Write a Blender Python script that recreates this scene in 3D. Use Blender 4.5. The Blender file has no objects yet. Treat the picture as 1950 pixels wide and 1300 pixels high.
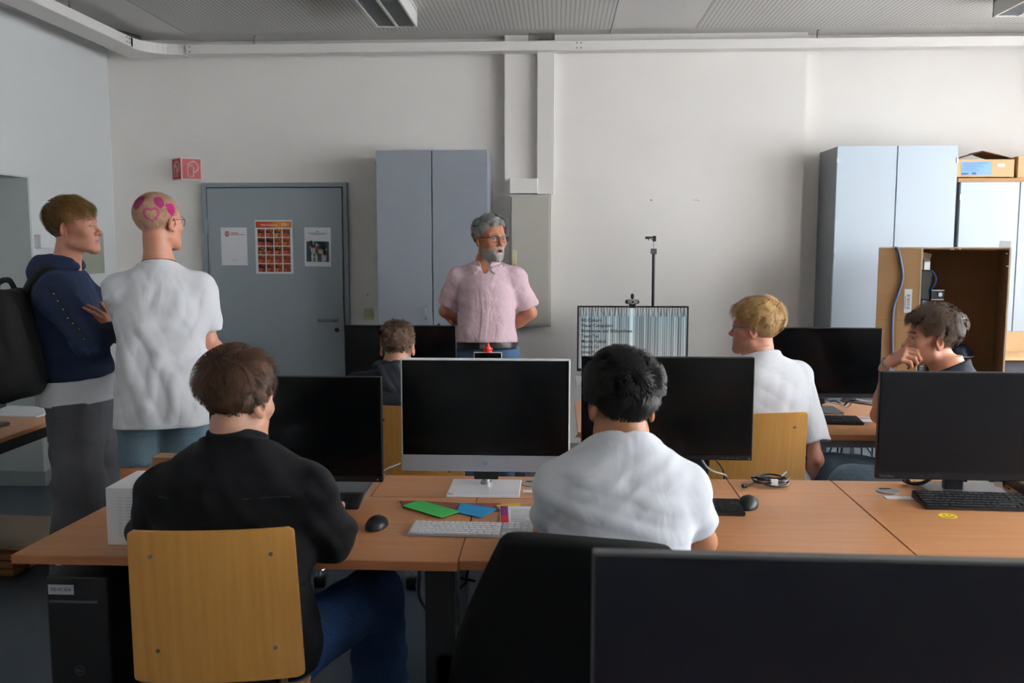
import bpy, bmesh, math, random
import numpy as np
from mathutils import Vector, Matrix
random.seed(7); rng = np.random.default_rng(7)
S = bpy.context.scene
COL = S.collection

# ---------------------------------------------------------------- camera, world, light, exposure
FPX = 1750.0; CAMZ = 1.62
TH = math.atan(189/FPX); PS = math.atan(87*math.cos(TH)/FPX)
cFW = np.array([-math.sin(PS)*math.cos(TH), math.cos(PS)*math.cos(TH), -math.sin(TH)])
cRT = np.array([math.cos(PS), math.sin(PS), 0.0]); cUP = np.cross(cRT, cFW)
cam = bpy.data.cameras.new('camera'); camo = bpy.data.objects.new('camera', cam); COL.objects.link(camo)
cam.sensor_width = 36; cam.lens = FPX/1950*36; cam.clip_start = .05
camo.matrix_world = Matrix(((cRT[0], cUP[0], -cFW[0], 0), (cRT[1], cUP[1], -cFW[1], 0), (cRT[2], cUP[2], -cFW[2], CAMZ), (0, 0, 0, 1)))
cam.dof.use_dof = True; cam.dof.focus_distance = 3.6; cam.dof.aperture_fstop = 4.5
S.camera = camo
S.view_settings.view_transform = 'Standard'; S.view_settings.look = 'None'; S.view_settings.gamma = 1
S.view_settings.use_curve_mapping = False
S.view_settings.exposure = 0.0
W = bpy.data.worlds.new('sky'); S.world = W; W.use_nodes = True
W.node_tree.nodes['Background'].inputs[0].default_value = (.85, .92, 1, 1)
W.node_tree.nodes['Background'].inputs[1].default_value = 1.6
XR = 4.35                                            # right wall
WIN = [(-1.9, -.3), (.1, 1.7), (2.1, 3.7), (4.1, 5.7)]   # windows in the right wall (Y spans)
for (y0, y1), EN in zip(WIN, (75, 110, 180, 290)):
    L = bpy.data.lights.new('window_daylight', 'AREA'); L.shape = 'RECTANGLE'; L.size = y1-y0; L.size_y = 1.75
    L.energy = EN; L.color = (.93, .96, 1)
    lo = bpy.data.objects.new('window_daylight', L); COL.objects.link(lo)
    lo.location = (XR+.32, (y0+y1)/2, 1.95); lo.rotation_euler = (0, math.radians(90), 0)
    lo['label'] = 'daylight coming through a window in the right wall'; lo['category'] = 'light'

def P(px, py, X=None, Y=None, Z=None):               # photograph measurement -> point of the room
    d = cFW*FPX + cRT*(px-975) - cUP*(py-650)
    t = X/d[0] if X is not None else (Y/d[1] if Y is not None else (Z-CAMZ)/d[2])
    return np.array([0, 0, CAMZ]) + d*t

# ---------------------------------------------------------------- materials
def lin(c):
    if isinstance(c, str): c = tuple(int(c[i:i+2], 16)/255 for i in (0, 2, 4))
    return tuple((x/12.92 if x <= .04045 else ((x+.055)/1.055)**2.4) for x in c)
MC = {}
def mat(key, col='808080', rough=.6, metal=0., spec=.5, col2=None, nscale=6., ndet=4., mix=(.35, .65), stretch=(1, 1, 1),
        bump=0., bscale=60., bstretch=(1, 1, 1), crease=0., cscale=7., sss=0., attr=None, emit=0., trans=0., coat=0., sheen=0., ior=None, alpha=1.):
    if key in MC: return MC[key]
    m = bpy.data.materials.new(key); m.use_nodes = True; nt = m.node_tree; b = nt.nodes['Principled BSDF']; MC[key] = m
    b.inputs['Base Color'].default_value = (*lin(col), 1); b.inputs['Roughness'].default_value = rough
    b.inputs['Metallic'].default_value = metal; b.inputs['Specular IOR Level'].default_value = spec
    b.inputs['Coat Weight'].default_value = coat; b.inputs['Transmission Weight'].default_value = trans
    b.inputs['Sheen Weight'].default_value = sheen; b.inputs['Alpha'].default_value = alpha
    if ior: b.inputs['IOR'].default_value = ior
    if sss:
        b.inputs['Subsurface Weight'].default_value = sss; b.inputs['Subsurface Radius'].default_value = (.012, .004, .002); b.inputs['Subsurface Scale'].default_value = .6
    tc = nt.nodes.new('ShaderNodeTexCoord')
    def noise(scale, st, det):
        mp = nt.nodes.new('ShaderNodeMapping'); mp.inputs['Scale'].default_value = st; nt.links.new(tc.outputs['Object'], mp.inputs[0])
        n = nt.nodes.new('ShaderNodeTexNoise'); n.inputs['Scale'].default_value = scale; n.inputs['Detail'].default_value = det
        nt.links.new(mp.outputs[0], n.inputs['Vector']); return n
    src = None
    if col2 is not None:
        n = noise(nscale, stretch, ndet); r = nt.nodes.new('ShaderNodeValToRGB')
        r.color_ramp.elements[0].position = mix[0]; r.color_ramp.elements[1].position = mix[1]
        r.color_ramp.elements[0].color = (*lin(col), 1); r.color_ramp.elements[1].color = (*lin(col2), 1)
        nt.links.new(n.outputs[0], r.inputs[0]); src = r.outputs[0]
    if attr:
        a = nt.nodes.new('ShaderNodeAttribute'); a.attribute_name = attr
        if src is not None:
            mx = nt.nodes.new('ShaderNodeMix'); mx.data_type = 'RGBA'; mx.blend_type = 'MULTIPLY'; mx.inputs[0].default_value = 1
            nt.links.new(src, mx.inputs[6]); nt.links.new(a.outputs['Color'], mx.inputs[7]); src = mx.outputs[2]
        else: src = a.outputs['Color']
    if src is not None:
        nt.links.new(src, b.inputs['Base Color'])
        if emit: nt.links.new(src, b.inputs['Emission Color'])
    elif emit: b.inputs['Emission Color'].default_value = (*lin(col), 1)
    if emit: b.inputs['Emission Strength'].default_value = emit
    if bump:
        n = noise(bscale, bstretch, 5); bp = nt.nodes.new('ShaderNodeBump'); bp.inputs['Strength'].default_value = bump; bp.inputs['Distance'].default_value = .01
        nt.links.new(n.outputs[0], bp.inputs['Height']); nt.links.new(bp.outputs[0], b.inputs['Normal'])
        if crease:  # sharp cloth creases: ridged, distorted noise
            n2 = noise(cscale, (1, 1, .55), 2.5); n2.inputs['Distortion'].default_value = .9; n2.inputs['Roughness'].default_value = .45
            s1 = nt.nodes.new('ShaderNodeMath'); s1.operation = 'SUBTRACT'; s1.inputs[1].default_value = .5; nt.links.new(n2.outputs[0], s1.inputs[0])
            s2 = nt.nodes.new('ShaderNodeMath'); s2.operation = 'ABSOLUTE'; nt.links.new(s1.outputs[0], s2.inputs[0])
            s3 = nt.nodes.new('ShaderNodeMath'); s3.operation = 'POWER'; s3.inputs[1].default_value = 1.5; nt.links.new(s2.outputs[0], s3.inputs[0])
            b2 = nt.nodes.new('ShaderNodeBump'); b2.inputs['Strength'].default_value = crease; b2.inputs['Distance'].default_value = .07; b2.invert = True
            nt.links.new(s3.outputs[0], b2.inputs['Height']); nt.links.new(b2.outputs[0], bp.inputs['Normal'])
    return m

# ---------------------------------------------------------------- object helpers
def tag(o, label=None, cat=None, group=None, kind=None):
    for k, v in (('label', label), ('category', cat), ('group', group), ('kind', kind)):
        if v: o[k] = v
    return o
def empty(name, loc, rz=0., label=None, cat=None, group=None, rot=None):
    o = bpy.data.objects.new(name, None); COL.objects.link(o); o.location = loc; o.empty_display_size = .05
    o.rotation_euler = rot if rot else (0, 0, rz)
    return tag(o, label, cat, group)
def link(name, me, m=None, parent=None, loc=None, rot=None, smooth=None):
    o = bpy.data.objects.new(name, me); COL.objects.link(o)
    if m is not None:
        for x in (m if isinstance(m, (list, tuple)) else [m]): me.materials.append(x)
    if parent: o.parent = parent
    if loc is not None: o.location = loc
    if rot is not None: o.rotation_euler = rot
    if smooth is not None: me.polygons.foreach_set('use_smooth', [smooth]*len(me.polygons))
    return o
class MB:
    """collects shapes of ONE part"""
    def __init__(s): s.bm = bmesh.new(); s.mi = 0
    def _xf(s, vs, M):
        bmesh.ops.transform(s.bm, matrix=M, verts=vs)
    def box(s, c, size, bev=0., rot=None, seg=2):
        b = bmesh.new(); bmesh.ops.create_cube(b, size=1)
        bmesh.ops.scale(b, vec=size, verts=b.verts)
        if bev: bmesh.ops.bevel(b, geom=b.edges[:], offset=bev, segments=seg, profile=.5, affect='EDGES')
        M = Matrix.Translation(c) @ (rot.to_4x4() if rot is not None else Matrix.Identity(4))
        bmesh.ops.transform(b, matrix=M, verts=b.verts); s._join(b, bev > 0); return s
    def b2(s, a, b, bev=0.): # box from corner to corner
        a, b = np.array(a, float), np.array(b, float)
        return s.box(tuple((a+b)/2), tuple(np.abs(b-a)), bev)
    def _join(s, b, smooth=False):
        for f in b.faces: f.material_index = s.mi
        me = bpy.data.meshes.new('t'); b.to_mesh(me); b.free(); s.bm.from_mesh(me); bpy.data.meshes.remove(me)
    def cyl(s, a, b, r, r2=None, n=20, caps=True):
        a, b = Vector(a), Vector(b); d = b-a; q = bmesh.new()
        bmesh.ops.create_cone(q, cap_ends=caps, segments=n, radius1=r, radius2=r if r2 is None else r2, depth=d.length)
        M = Matrix.Translation((a+b)/2) @ d.to_track_quat('Z', 'Y').to_matrix().to_4x4()
        bmesh.ops.transform(q, matrix=M, verts=q.verts); s._join(q); return s
    def sph(s, c, r, n=16, sc=(1, 1, 1), rot=None):
        q = bmesh.new(); bmesh.ops.create_uvsphere(q, u_segments=n, v_segments=max(8, n*2//3), radius=r)
        M = Matrix.Translation(c) @ (rot.to_4x4() if rot is not None else Matrix.Identity(4)) @ Matrix.Diagonal((*sc, 1))
        bmesh.ops.transform(q, matrix=M, verts=q.verts); s._join(q); return s
    def tube(s, pts, r, n=8, closed=False):
        v, f = tube_data(pts, r, n, closed); q = bmesh.new(); vs = [q.verts.new(p) for p in v]
        for a in f: q.faces.new([vs[i] for i in a])
        s._join(q); return s
    def poly(s, pts, th, axis=2): # prism: 2D polygon extruded th along axis from pts (3D points), upwards
        q = bmesh.new(); vs = [q.verts.new(p) for p in pts]; f = q.faces.new(vs)
        if th:
            r = bmesh.ops.extrude_face_region(q, geom=[f]); nv = [x for x in r['geom'] if isinstance(x, bmesh.types.BMVert)]
            d = [0, 0, 0]; d[axis] = th; bmesh.ops.translate(q, vec=d, verts=nv)
            bmesh.ops.recalc_face_normals(q, faces=q.faces)
        s._join(q); return s
    def build(s, name, m, parent=None, loc=None, rot=None, smooth=False, auto=35):
        me = bpy.data.meshes.new(name); s.bm.to_mesh(me); s.bm.free()
        o = link(name, me, m, parent, loc, rot)
        if smooth:
            me.polygons.foreach_set('use_smooth', [True]*len(me.polygons))
            try: me.set_sharp_from_angle(angle=math.radians(auto))
            except Exception: pass
        return o
def smooth_pts(pts, n=8, closed=False):
    pts = [np.array(p, float) for p in pts]; out = []; N = len(pts)
    rngi = range(N) if closed else range(N-1)
    for i in rngi:
        if closed: p0, p1, p2, p3 = pts[(i-1) % N], pts[i], pts[(i+1) % N], pts[(i+2) % N]
        else: p0, p1, p2, p3 = pts[max(i-1, 0)], pts[i], pts[i+1], pts[min(i+2, N-1)]
        for k in range(n):
            t = k/n; out.append(.5*((2*p1)+(-p0+p2)*t+(2*p0-5*p1+4*p2-p3)*t*t+(-p0+3*p1-3*p2+p3)*t**3))
    if not closed: out.append(pts[-1])
    return out
def tube_data(pts, r, n=8, closed=False):
    pts = np.array([list(p) for p in pts], float); N = len(pts)
    rs = np.full(N, r) if np.isscalar(r) else np.array(r, float)
    if closed: T = np.roll(pts, -1, 0)-np.roll(pts, 1, 0)
    else: T = np.gradient(pts, axis=0)
    T /= np.linalg.norm(T, axis=1)[:, None]+1e-12
    u = np.cross(T[0], [0, 0, 1.]);
    if np.linalg.norm(u) < .1: u = np.cross(T[0], [1., 0, 0])
    u /= np.linalg.norm(u); V = []
    for i in range(N):
        u = u-T[i]*(u@T[i]); u /= np.linalg.norm(u)+1e-12; w = np.cross(T[i], u)
        for k in range(n):
            a = 2*math.pi*k/n; V.append(pts[i]+rs[i]*(math.cos(a)*u+math.sin(a)*w))
    Fs = []
    for i in range(N if closed else N-1):
        j = (i+1) % N
        for k in range(n): Fs.append((i*n+k, i*n+(k+1) % n, j*n+(k+1) % n, j*n+k))
    if not closed: Fs.append(tuple(range(n))[::-1]); Fs.append(tuple((N-1)*n+k for k in range(n)))
    return V, Fs
def text(body, size, m, name='lettering', parent=None, loc=(0, 0, 0), rot=(math.pi/2, 0, 0), align='LEFT', ext=.0003, bold=0.):
    c = bpy.data.curves.new('t', 'FONT'); c.body = body; c.size = size; c.align_x = align; c.align_y = 'CENTER'; c.extrude = ext; c.offset = bold; c.resolution_u = 3
    t = bpy.data.objects.new('t', c); COL.objects.link(t); bpy.context.view_layer.update()
    me = bpy.data.meshes.new_from_object(t.evaluated_get(bpy.context.evaluated_depsgraph_get()))
    bpy.data.objects.remove(t); me.name = name; me.materials.clear()
    return link(name, me, m, parent, loc, rot)
def Rz(a): return Matrix.Rotation(a, 3, 'Z')
def Rx(a): return Matrix.Rotation(a, 3, 'X')
def Ry(a): return Matrix.Rotation(a, 3, 'Y')

# ---------------------------------------------------------------- material list
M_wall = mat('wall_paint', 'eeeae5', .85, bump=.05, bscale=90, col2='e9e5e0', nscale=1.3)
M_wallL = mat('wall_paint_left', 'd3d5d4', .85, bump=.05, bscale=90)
M_reveal = mat('grey_reveal_paint', 'c2c9c8', .6)
M_ceil = mat('ceiling_plain', 'd2d0cd', .9)
M_white = mat('white_enamel', 'dddcd6', .45)
M_trunk = mat('cream_trunking', 'e4e1dc', .45)
M_greycab = mat('grey_cabinet', '8b9098', .5)
M_bluecab = mat('pale_blue_cabinet', 'b4c1cc', .42)
M_cabside = mat('cabinet_side_grey', '8f9498', .5)
M_door = mat('door_grey', '929b9f', .5, bump=.02, bscale=120)
M_frame = mat('door_frame_grey', '889196', .45)
M_black = mat('black_plastic', '0d0d0f', .42, spec=.4)
M_blackm = mat('black_matt', '0d0d0f', .75)
M_screen = mat('dark_screen', '050608', .2, spec=.22)
M_bezel = mat('monitor_bezel', '121316', .5, spec=.35)
M_chrome = mat('chrome', 'c8c8ca', .22, 1.)
M_steel = mat('brushed_steel', '9a9a98', .35, 1.)
M_silver = mat('silver_plastic', '9b9fa8', .38, .35)
M_whitep = mat('white_plastic', 'e4e4e6', .35)
M_paper = mat('white_paper', 'dfe0e4', .75)
M_beige = mat('beige_switch', 'c9bf9a', .5)
M_ecab = mat('electrical_cabinet', 'b7b4aa', .5)
M_table = mat('beech_laminate', 'b17b51', .36, col2='bd865c', nscale=2.2, ndet=8, stretch=(1.5, 22, 1), mix=(.3, .7), spec=.45)
M_tedge = mat('beech_edge', '9a6038', .45, col2='a86c42', nscale=3, stretch=(1, 1, 20))
M_chair = mat('beech_plywood', 'b7803a', .36, col2='c59048', nscale=2.5, ndet=9, stretch=(22, 3, 1.2), mix=(.3, .72), coat=.25)
M_card = mat('cardboard', 'a07c55', .85, col2='97734d', nscale=5, bump=.05, bscale=40)
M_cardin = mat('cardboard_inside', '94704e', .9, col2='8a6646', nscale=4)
M_cardl = mat('cardboard_light', 'c0a078', .85, col2='b8976e', nscale=5)
M_carde = mat('cardboard_cut_edge', 'c9b89c', .9)
M_red = mat('sign_red', 'a3182a', .5)
M_cable = mat('cable_black', '101013', .5)
M_rail = mat('table_rail_grey', '8d929b', .4, .4)
def dots_material(key, base, hole, pitch, r, rough=.9):
    m = bpy.data.materials.new(key); m.use_nodes = True; nt = m.node_tree; b = nt.nodes['Principled BSDF']; b.inputs['Roughness'].default_value = rough
    tc = nt.nodes.new('ShaderNodeTexCoord'); mp = nt.nodes.new('ShaderNodeMapping'); mp.inputs['Scale'].default_value = (1/pitch, 1/pitch, 1)
    nt.links.new(tc.outputs['Object'], mp.inputs[0])
    fr = nt.nodes.new('ShaderNodeVectorMath'); fr.operation = 'FRACTION'; nt.links.new(mp.outputs[0], fr.inputs[0])
    sb = nt.nodes.new('ShaderNodeVectorMath'); sb.operation = 'SUBTRACT'; sb.inputs[1].default_value = (.5, .5, 0); nt.links.new(fr.outputs[0], sb.inputs[0])
    ml = nt.nodes.new('ShaderNodeVectorMath'); ml.operation = 'MULTIPLY'; ml.inputs[1].default_value = (1, 1, 0); nt.links.new(sb.outputs[0], ml.inputs[0])
    ln = nt.nodes.new('ShaderNodeVectorMath'); ln.operation = 'LENGTH'; nt.links.new(ml.outputs[0], ln.inputs[0])
    lt = nt.nodes.new('ShaderNodeMath'); lt.operation = 'LESS_THAN'; lt.inputs[1].default_value = r; nt.links.new(ln.outputs['Value'], lt.inputs[0])
    mx = nt.nodes.new('ShaderNodeMix'); mx.data_type = 'RGBA'; nt.links.new(lt.outputs[0], mx.inputs[0])
    mx.inputs[6].default_value = (*lin(base), 1); mx.inputs[7].default_value = (*lin(hole), 1)
    nt.links.new(mx.outputs[2], b.inputs['Base Color']); return m
M_perf = dots_material('perforated_ceiling', 'cdccc8', '50504e', .030, .2)
M_floor = mat('linoleum', '39454f', .33, col2='434f5a', nscale=3.5, ndet=8, mix=(.35, .7), spec=.5, bump=.03, bscale=8)

# ================================================================ THE ROOM
XL = -3.42; YB = 7.0; ZC = 3.12; YR = -2.6; ZL = 3.12
def struct(name, mb, m, parent=None):
    o = mb.build(name, m, parent)
    if parent is None: o['kind'] = 'structure'
    return o
struct('floor', MB().b2((XL-1.2, YR-.1, -.1), (XR+.1, YB+.1, 0)), M_floor)
ceil = struct('ceiling', MB().b2((XL-.1, YR-.1, ZC+.015), (XR+.1, YB+.1, ZC+.1)), M_ceil)
def cpanel(x0, x1, y0, y1, m): MB().b2((x0, y0, ZC), (x1, y1, ZC+.016)).build('ceiling_panel', m, ceil)
cpanel(XL, -2.70, YR, 6.9, M_ceil); cpanel(.372, .962, YR, 6.72, M_ceil)
for x0, x1 in ((-2.69, .368), (.966, XR)):
    n = 3
    for i in range(n):
        a = x0+(x1-x0)*i/n; b = x0+(x1-x0)*(i+1)/n
        for ya, yb in ((YR, -.2), (-.2, 2.2), (2.2, 4.6), (4.6, 6.72)): cpanel(a, b-.0015, ya, yb-.0015, M_perf)
cpanel(-2.70, .368, 6.722, YB, M_ceil); cpanel(.372, XR, 6.722, YB, M_ceil)
struct('wall_back', MB().b2((XL-.1, YB, 0), (XR+.1, YB+.12, ZC+.1)), M_wall)
struct('trim_1', MB().b2((-.395, YB-.10, 0), (1.79, YB, ZC+.015)), M_wall)      # shallow pier in front of the back wall
# left wall with its passage
OY0, OY1, OZ = 4.5, 5.865, 2.045
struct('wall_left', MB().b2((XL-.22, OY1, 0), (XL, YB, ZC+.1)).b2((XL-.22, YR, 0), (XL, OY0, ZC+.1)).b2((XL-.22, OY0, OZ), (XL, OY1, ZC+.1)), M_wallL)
struct('door_2', MB().b2((XL-1.15, OY1-.012, 0), (XL-.004, OY1, OZ)).b2((XL-1.15, OY0, OZ-.012), (XL-.002, OY1-.012, OZ)).b2((XL-1.15, OY0, 0), (XL-1.1, OY1, OZ)).b2((XL-1.15, OY0, 0), (XL, OY0+.012, OZ)), M_reveal)
bl = struct('baseboard_left', MB().b2((XL-1.1, OY1-.03, 0), (XL, OY1-.012, .1), .004).b2((XL, OY1-.03, 0), (XL+.016, YB, .1), .004), mat('baseboard_grey', '9aa3a4', .5))
struct('baseboard_back', MB().b2((XL, YB-.016, 0), (-2.72, YB, .1), .003).b2((-1.58, YB-.016, 0), (-.395, YB, .1), .003).b2((-.395, YB-.116, 0), (1.79, YB-.1, .1), .003).b2((1.79, YB-.016, 0), (XR, YB, .1), .003), MC['baseboard_grey'])
struct('wall_rear', MB().b2((XL-.1, YR-.12, 0), (XR+.1, YR, ZC+.1)), M_wall)
mb = MB().b2((XR, YR, 0), (XR+.3, YB, 1.0)).b2((XR, YR, 2.9), (XR+.3, YB, ZC+.1))
ys = [YR]+[v for w in WIN for v in w]+[YB]
for i in range(0, len(ys), 2): mb.b2((XR, ys[i], 1.0), (XR+.3, ys[i+1], 2.9))
struct('wall_right', mb, M_wall)
gl = mat('window_glass', 'ffffff', .0, trans=1., ior=1.01, spec=.3)
for k, (y0, y1) in enumerate(WIN):
    w = empty('window_%d' % (k+1), (XR+.1, (y0+y1)/2, 1.0)); w['kind'] = 'structure'
    h = (y1-y0)/2
    f = MB()
    for a in (-h, -.03, h-.06): f.box((0, a+.03, .95), (.06, .06, 1.9), .004)
    for z in (.03, 1.87): f.box((0, 0, z), (.06, 2*h, .06), .004)
    f.build('window_frame', M_white, w)
    for s in (-1, 1): MB().box((0, s*h/2, .95), (.006, h-.06, 1.8)).build('pane', gl, w)
    MB().box((-.1, 0, -.015), (.3, 2*h+.1, .03), .006).build('window_sill', M_white, w)

# vertical duct, trunking, hangers
t = empty('cable_duct', (-.09, YB-.1, 1.97), label='tall white vertical cable duct running from the meter cabinet up to the ceiling', cat='duct')
MB().b2((-.065, -.062, 0.0), (.062, 0, 1.145), .003).build('duct_body', M_trunk, t)
MB().b2((-.06, -.075, 1.1), (.06, -.01, 1.145), .002).build('top_bracket', mat('dark_slot', '55534e', .7), t)
t = empty('ceiling_trunking', (0, 6.8, 3.0), label='white cable trunking hung under the ceiling along back and left walls', cat='trunking')
z0, z1 = 2.985, 3.052
MB().b2((-2.72, -.03, z0-3), (XR-.05, .09, z1-3), .003).build('back_run', M_trunk, t)
MB().b2((-3.19, YR-6.8, z0-3), (-3.0, -.27, z1-3), .003).build('left_run', M_trunk, t)
mb = MB(); cx, cy = -2.74, -.27 # curved corner around (cx,cy)
pts_in = [(cx-.26*math.cos(a), cy+.24*math.sin(a)) for a in np.linspace(0, math.pi/2, 12)]
poly = [(-3.19, -.30), (-3.19, .06), (-3.12, .12), (-2.93, .12), (-2.90, .09), (-2.72, .09)] + [(x, y) for x, y in pts_in[::-1]] + [(-3.0, -.30)]
mb.poly([(x, y, z0-3.004) for x, y in poly], z1-z0+.006).build('corner_piece', M_trunk, t)
scr = mat('screw_dark', '6b6b66', .4, .8)
for x in (-2.69, .13, .16): 
    for z in (.0, .035): MB().cyl((x, -.034, z), (x, -.03, z), .005, n=10).build('screw', scr, t)
for y in (-.33, -.37):
    for z in (.005, .035): MB().cyl((-2.998, y, z), (-2.994, y, z), .005, n=10).build('screw', scr, t)
for i, x in enumerate((-2.225, -.211, 1.839)):
    g = MB().tube(smooth_pts([(x-.004, .03, z1-3), (x-.004, .03, .11), (x, .03, .118), (x+.012, .03, .12)], 4), .004, 6)
    g.build('hanger', scr, t)
MB().tube([(-3.06, -1.0, z1-3), (-3.06, -1.0, .12)], .004, 6).build('hanger', scr, t)
o = MB().b2((-3.19, YR, 3.052), (-3.0, 5.4, 3.056)).build('trunking_cover', M_trunk, t); o.location = (0, -6.8, -3)
tag(MB().tube(smooth_pts([(-3.14, 6.3, 3.068), (-3.08, 6.5, 3.085), (-3.0, 6.64, 3.075)], 6), .014, 8).build('bundled_cable', M_cable, smooth=True), 'dark cables lying on the white trunking in the left ceiling corner', 'cable')
# meter cabinet
t = empty('meter_cabinet', (-.2, YB-.1, 1.0), label='beige wall-mounted electrical meter cabinet behind the man in pink shirt', cat='cabinet')
MB().b2((-.155, -.13, 0), (.153, 0, .965), .004).build('body', M_ecab, t)
MB().b2((-.14, -.142, .015), (.138, -.13, .95), .004).build('door', mat('ecab_door', 'b1aea3', .5), t)
MB().b2((-.135, -.15, .42), (-.10, -.142, .56), .003).build('lock_plate', M_beige, t)
MB().cyl((-.118, -.156, .45), (-.118, -.15, .45), .008).build('lock', M_steel, t)
tag(MB().b2((-.355, YB-.19, 1.975), (-.15, YB-.1, 2.085), .004).build('cover_box', M_trunk), 'small white cover box between meter cabinet and vertical duct', 'box')
# safety sign, three-sided
t = empty('fire_hose_sign', (-2.86, YB, 2.09), label='red and white angled fire hose sign above the door', cat='sign')
rw = mat('sign_white', 'd8d5cd', .5)
a0, a1, a2 = (-.088, 0), (.022, -.1), (.138, -.004)
def panel(p, q, nm):
    d = np.array(q)-np.array(p); Ln = np.linalg.norm(d); d /= Ln; ang = math.atan2(d[1], d[0]); c = (np.array(p)+np.array(q))/2
    pe = MB().box((0, 0, 0), (Ln, .004, .165)).build(nm, rw, t, (c[0], c[1], .0825), (0, 0, ang))
    MB().box((0, -.003, 0), (Ln-.012, .002, .150)).build('red_face', M_red, pe)
    s = min(1, (Ln-.03)/.12)
    m2 = MB(); m2.tube([(math.cos(q_)*.036*s+.012*s, -.005, math.sin(q_)*.04+.016) for q_ in np.linspace(-1.4, 2.9, 18)], .0042, 6)
    m2.tube([(-.016*s, -.005, .045), (-.03*s, -.005, .03), (-.03*s, -.005, -.055), (0.012*s, -.005, -.055), (0.012*s, -.005, .012), (-.005*s, -.005, .028), (-.022*s, -.005, .012)], .0042, 6)
    m2.build('hose_pictogram', rw, pe)
panel(a0, a1, 'side_panel'); panel(a1, a2, 'front_panel')

# door_1
D = empty('door_1', (-2.15, YB, 0)); D['kind'] = 'structure'
w = .557; hh = 2.068
MB().b2((-w, -.05, 0), (-w+.032, -.0, hh-.032)).b2((w-.032, -.05, 0), (w, -.0, hh-.032)).b2((-w, -.05, hh-.032), (w, -.0, hh)).b2((-w+.03, -.03, 0), (w-.03, -.001, hh-.03)).build('door_frame', M_frame, D)
leaf = MB().b2((-w+.040, -.058, .008), (w-.04, -.03, hh-.040), .002).build('door_leaf', M_door, D)
MB().b2((-w+.032, -.031, 0), (w-.032, -.029, hh-.032)).build('shadow_gap', M_blackm, D)
for z in (.35, 1.74):
    MB().cyl((-w+.03, -.065, z-.06), (-w+.03, -.065, z+.0), .011).cyl((-w+.03, -.065, z+.004), (-w+.03, -.065, z+.064), .011).b2((-w, -.062, z-.05), (-w+.03, -.05, z+.055)).build('hinge', M_door, D, smooth=True)
hx = w-.09
MB().cyl((hx, -.066, 1.03), (hx, -.058, 1.03), .026).cyl((hx, -.11, 1.03), (hx, -.066, 1.03), .010).tube(smooth_pts([(hx, -.105, 1.03), (hx-.03, -.11, 1.03), (hx-.14, -.108, 1.03)], 6), .010, 12).build('door_handle', M_steel, D, smooth=True)
MB().cyl((hx, -.066, .952), (hx, -.058, .952), .026).build('lock_rosette', M_steel, D, smooth=True)
MB().cyl((hx, -.078, .952), (hx, -.066, .952), .017).build('lock_cylinder', M_black, D, smooth=True)
# posters on the door
yp = YB-.0595
def sheet(name, x0, x1, z0, z1, label, tilt=0., cat='poster'):
    t = empty(name, ((x0+x1)/2, yp, (z0+z1)/2), label=label, cat=cat, rot=(0, tilt, 0))
    MB().box((0, 0, 0), (x1-x0, .0008, z1-z0)).build('paper', M_paper, t); return t, (x1-x0), (z1-z0)
pa = lambda x, y: P(x, y, Y=yp)
q0, q1 = pa(420, 433), pa(472, 505)
t, pw, ph = sheet('notice', q0[0], q1[0], q1[2], q0[2], 'white notice with red round CO logo, left sheet taped on the grey door')
mred = mat('print_red', 'a02a3c', .7); mgry = mat('print_grey', '75757b', .8); mwh = mat('print_white', 'e6e2dc', .7)
MB().cyl((-.052, -.0006, .095), (-.052, -.0014, .095), .020, n=28).build('logo_disc', mred, t)
text('CO', .024, mwh, 'logo_letters', t, (-.052, -.0018, .095), align='CENTER', bold=.0006)
MB().box((.005, -.001, .101), (.06, .0008, .006)).box((.03, -.001, .089), (.11, .0008, .0045)).build('lettering', mred, t)
text('Scan Me', .012, mgry, 'lettering', t, (0, -.001, -.105), align='CENTER')
q0, q1 = pa(485, 419), pa(559, 521)
t, pw, ph = sheet('poster', q0[0], q1[0], q1[2], q0[2], 'white poster with orange header and twenty small orange pictures on the door')
hd = bpy.data.materials.new('header_gradient'); hd.use_nodes = True; nt = hd.node_tree
tcn = nt.nodes.new('ShaderNodeTexCoord'); rp = nt.nodes.new('ShaderNodeValToRGB'); sx = nt.nodes.new('ShaderNodeSeparateXYZ')
nt.links.new(tcn.outputs['Generated'], sx.inputs[0]); nt.links.new(sx.outputs[0], rp.inputs[0]); nt.links.new(rp.outputs[0], nt.nodes['Principled BSDF'].inputs['Base Color'])
rp.color_ramp.elements[0].color = (*lin('b0301e'), 1); rp.color_ramp.elements[1].color = (*lin('c8601e'), 1)
for ps_, cc in ((.4, 'c04a1e'), (.66, 'd08a18')): e = rp.color_ramp.elements.new(ps_); e.color = (*lin(cc), 1)
MB().box((0, -.001, ph/2-.034), (pw-.012, .001, .048)).build('header', hd, t)
text('Visual Computing', .018, mwh, 'header_lettering', t, (-pw/2+.045, -.002, ph/2-.036), bold=.0002)
text('CO', .026, mwh, 'logo_letters', t, (pw/2-.085, -.002, ph/2-.034), bold=.0008)
text('Hochschule', .007, mwh, 'lettering', t, (pw/2-.05, -.002, ph/2-.03)); text('Coburg', .007, mwh, 'lettering', t, (pw/2-.05, -.002, ph/2-.039))
cw = (pw-.03)/4; chh = (ph-.075)/5; th_me = None
for j in range(5):
    for i in range(4):
        r = random.random
        pm = mat('print_picture_%d' % (j*4+i), random.choice(('120a08', '1e0e08', '3a160a', '180c06', '5a2410')), .6, col2=random.choice(('c86a22', 'b8501c', 'd88a30', 'a84420')), nscale=random.uniform(22, 55), ndet=3, mix=(.47, .58))
        MB().box((0, 0, 0), (cw-.008, .001, chh-.006)).build('picture', pm, t, (-pw/2+.015+cw*(i+.5), -.001, ph/2-.064-chh*(j+.5)))
q0, q1 = pa(579, 433), pa(631, 507)
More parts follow.
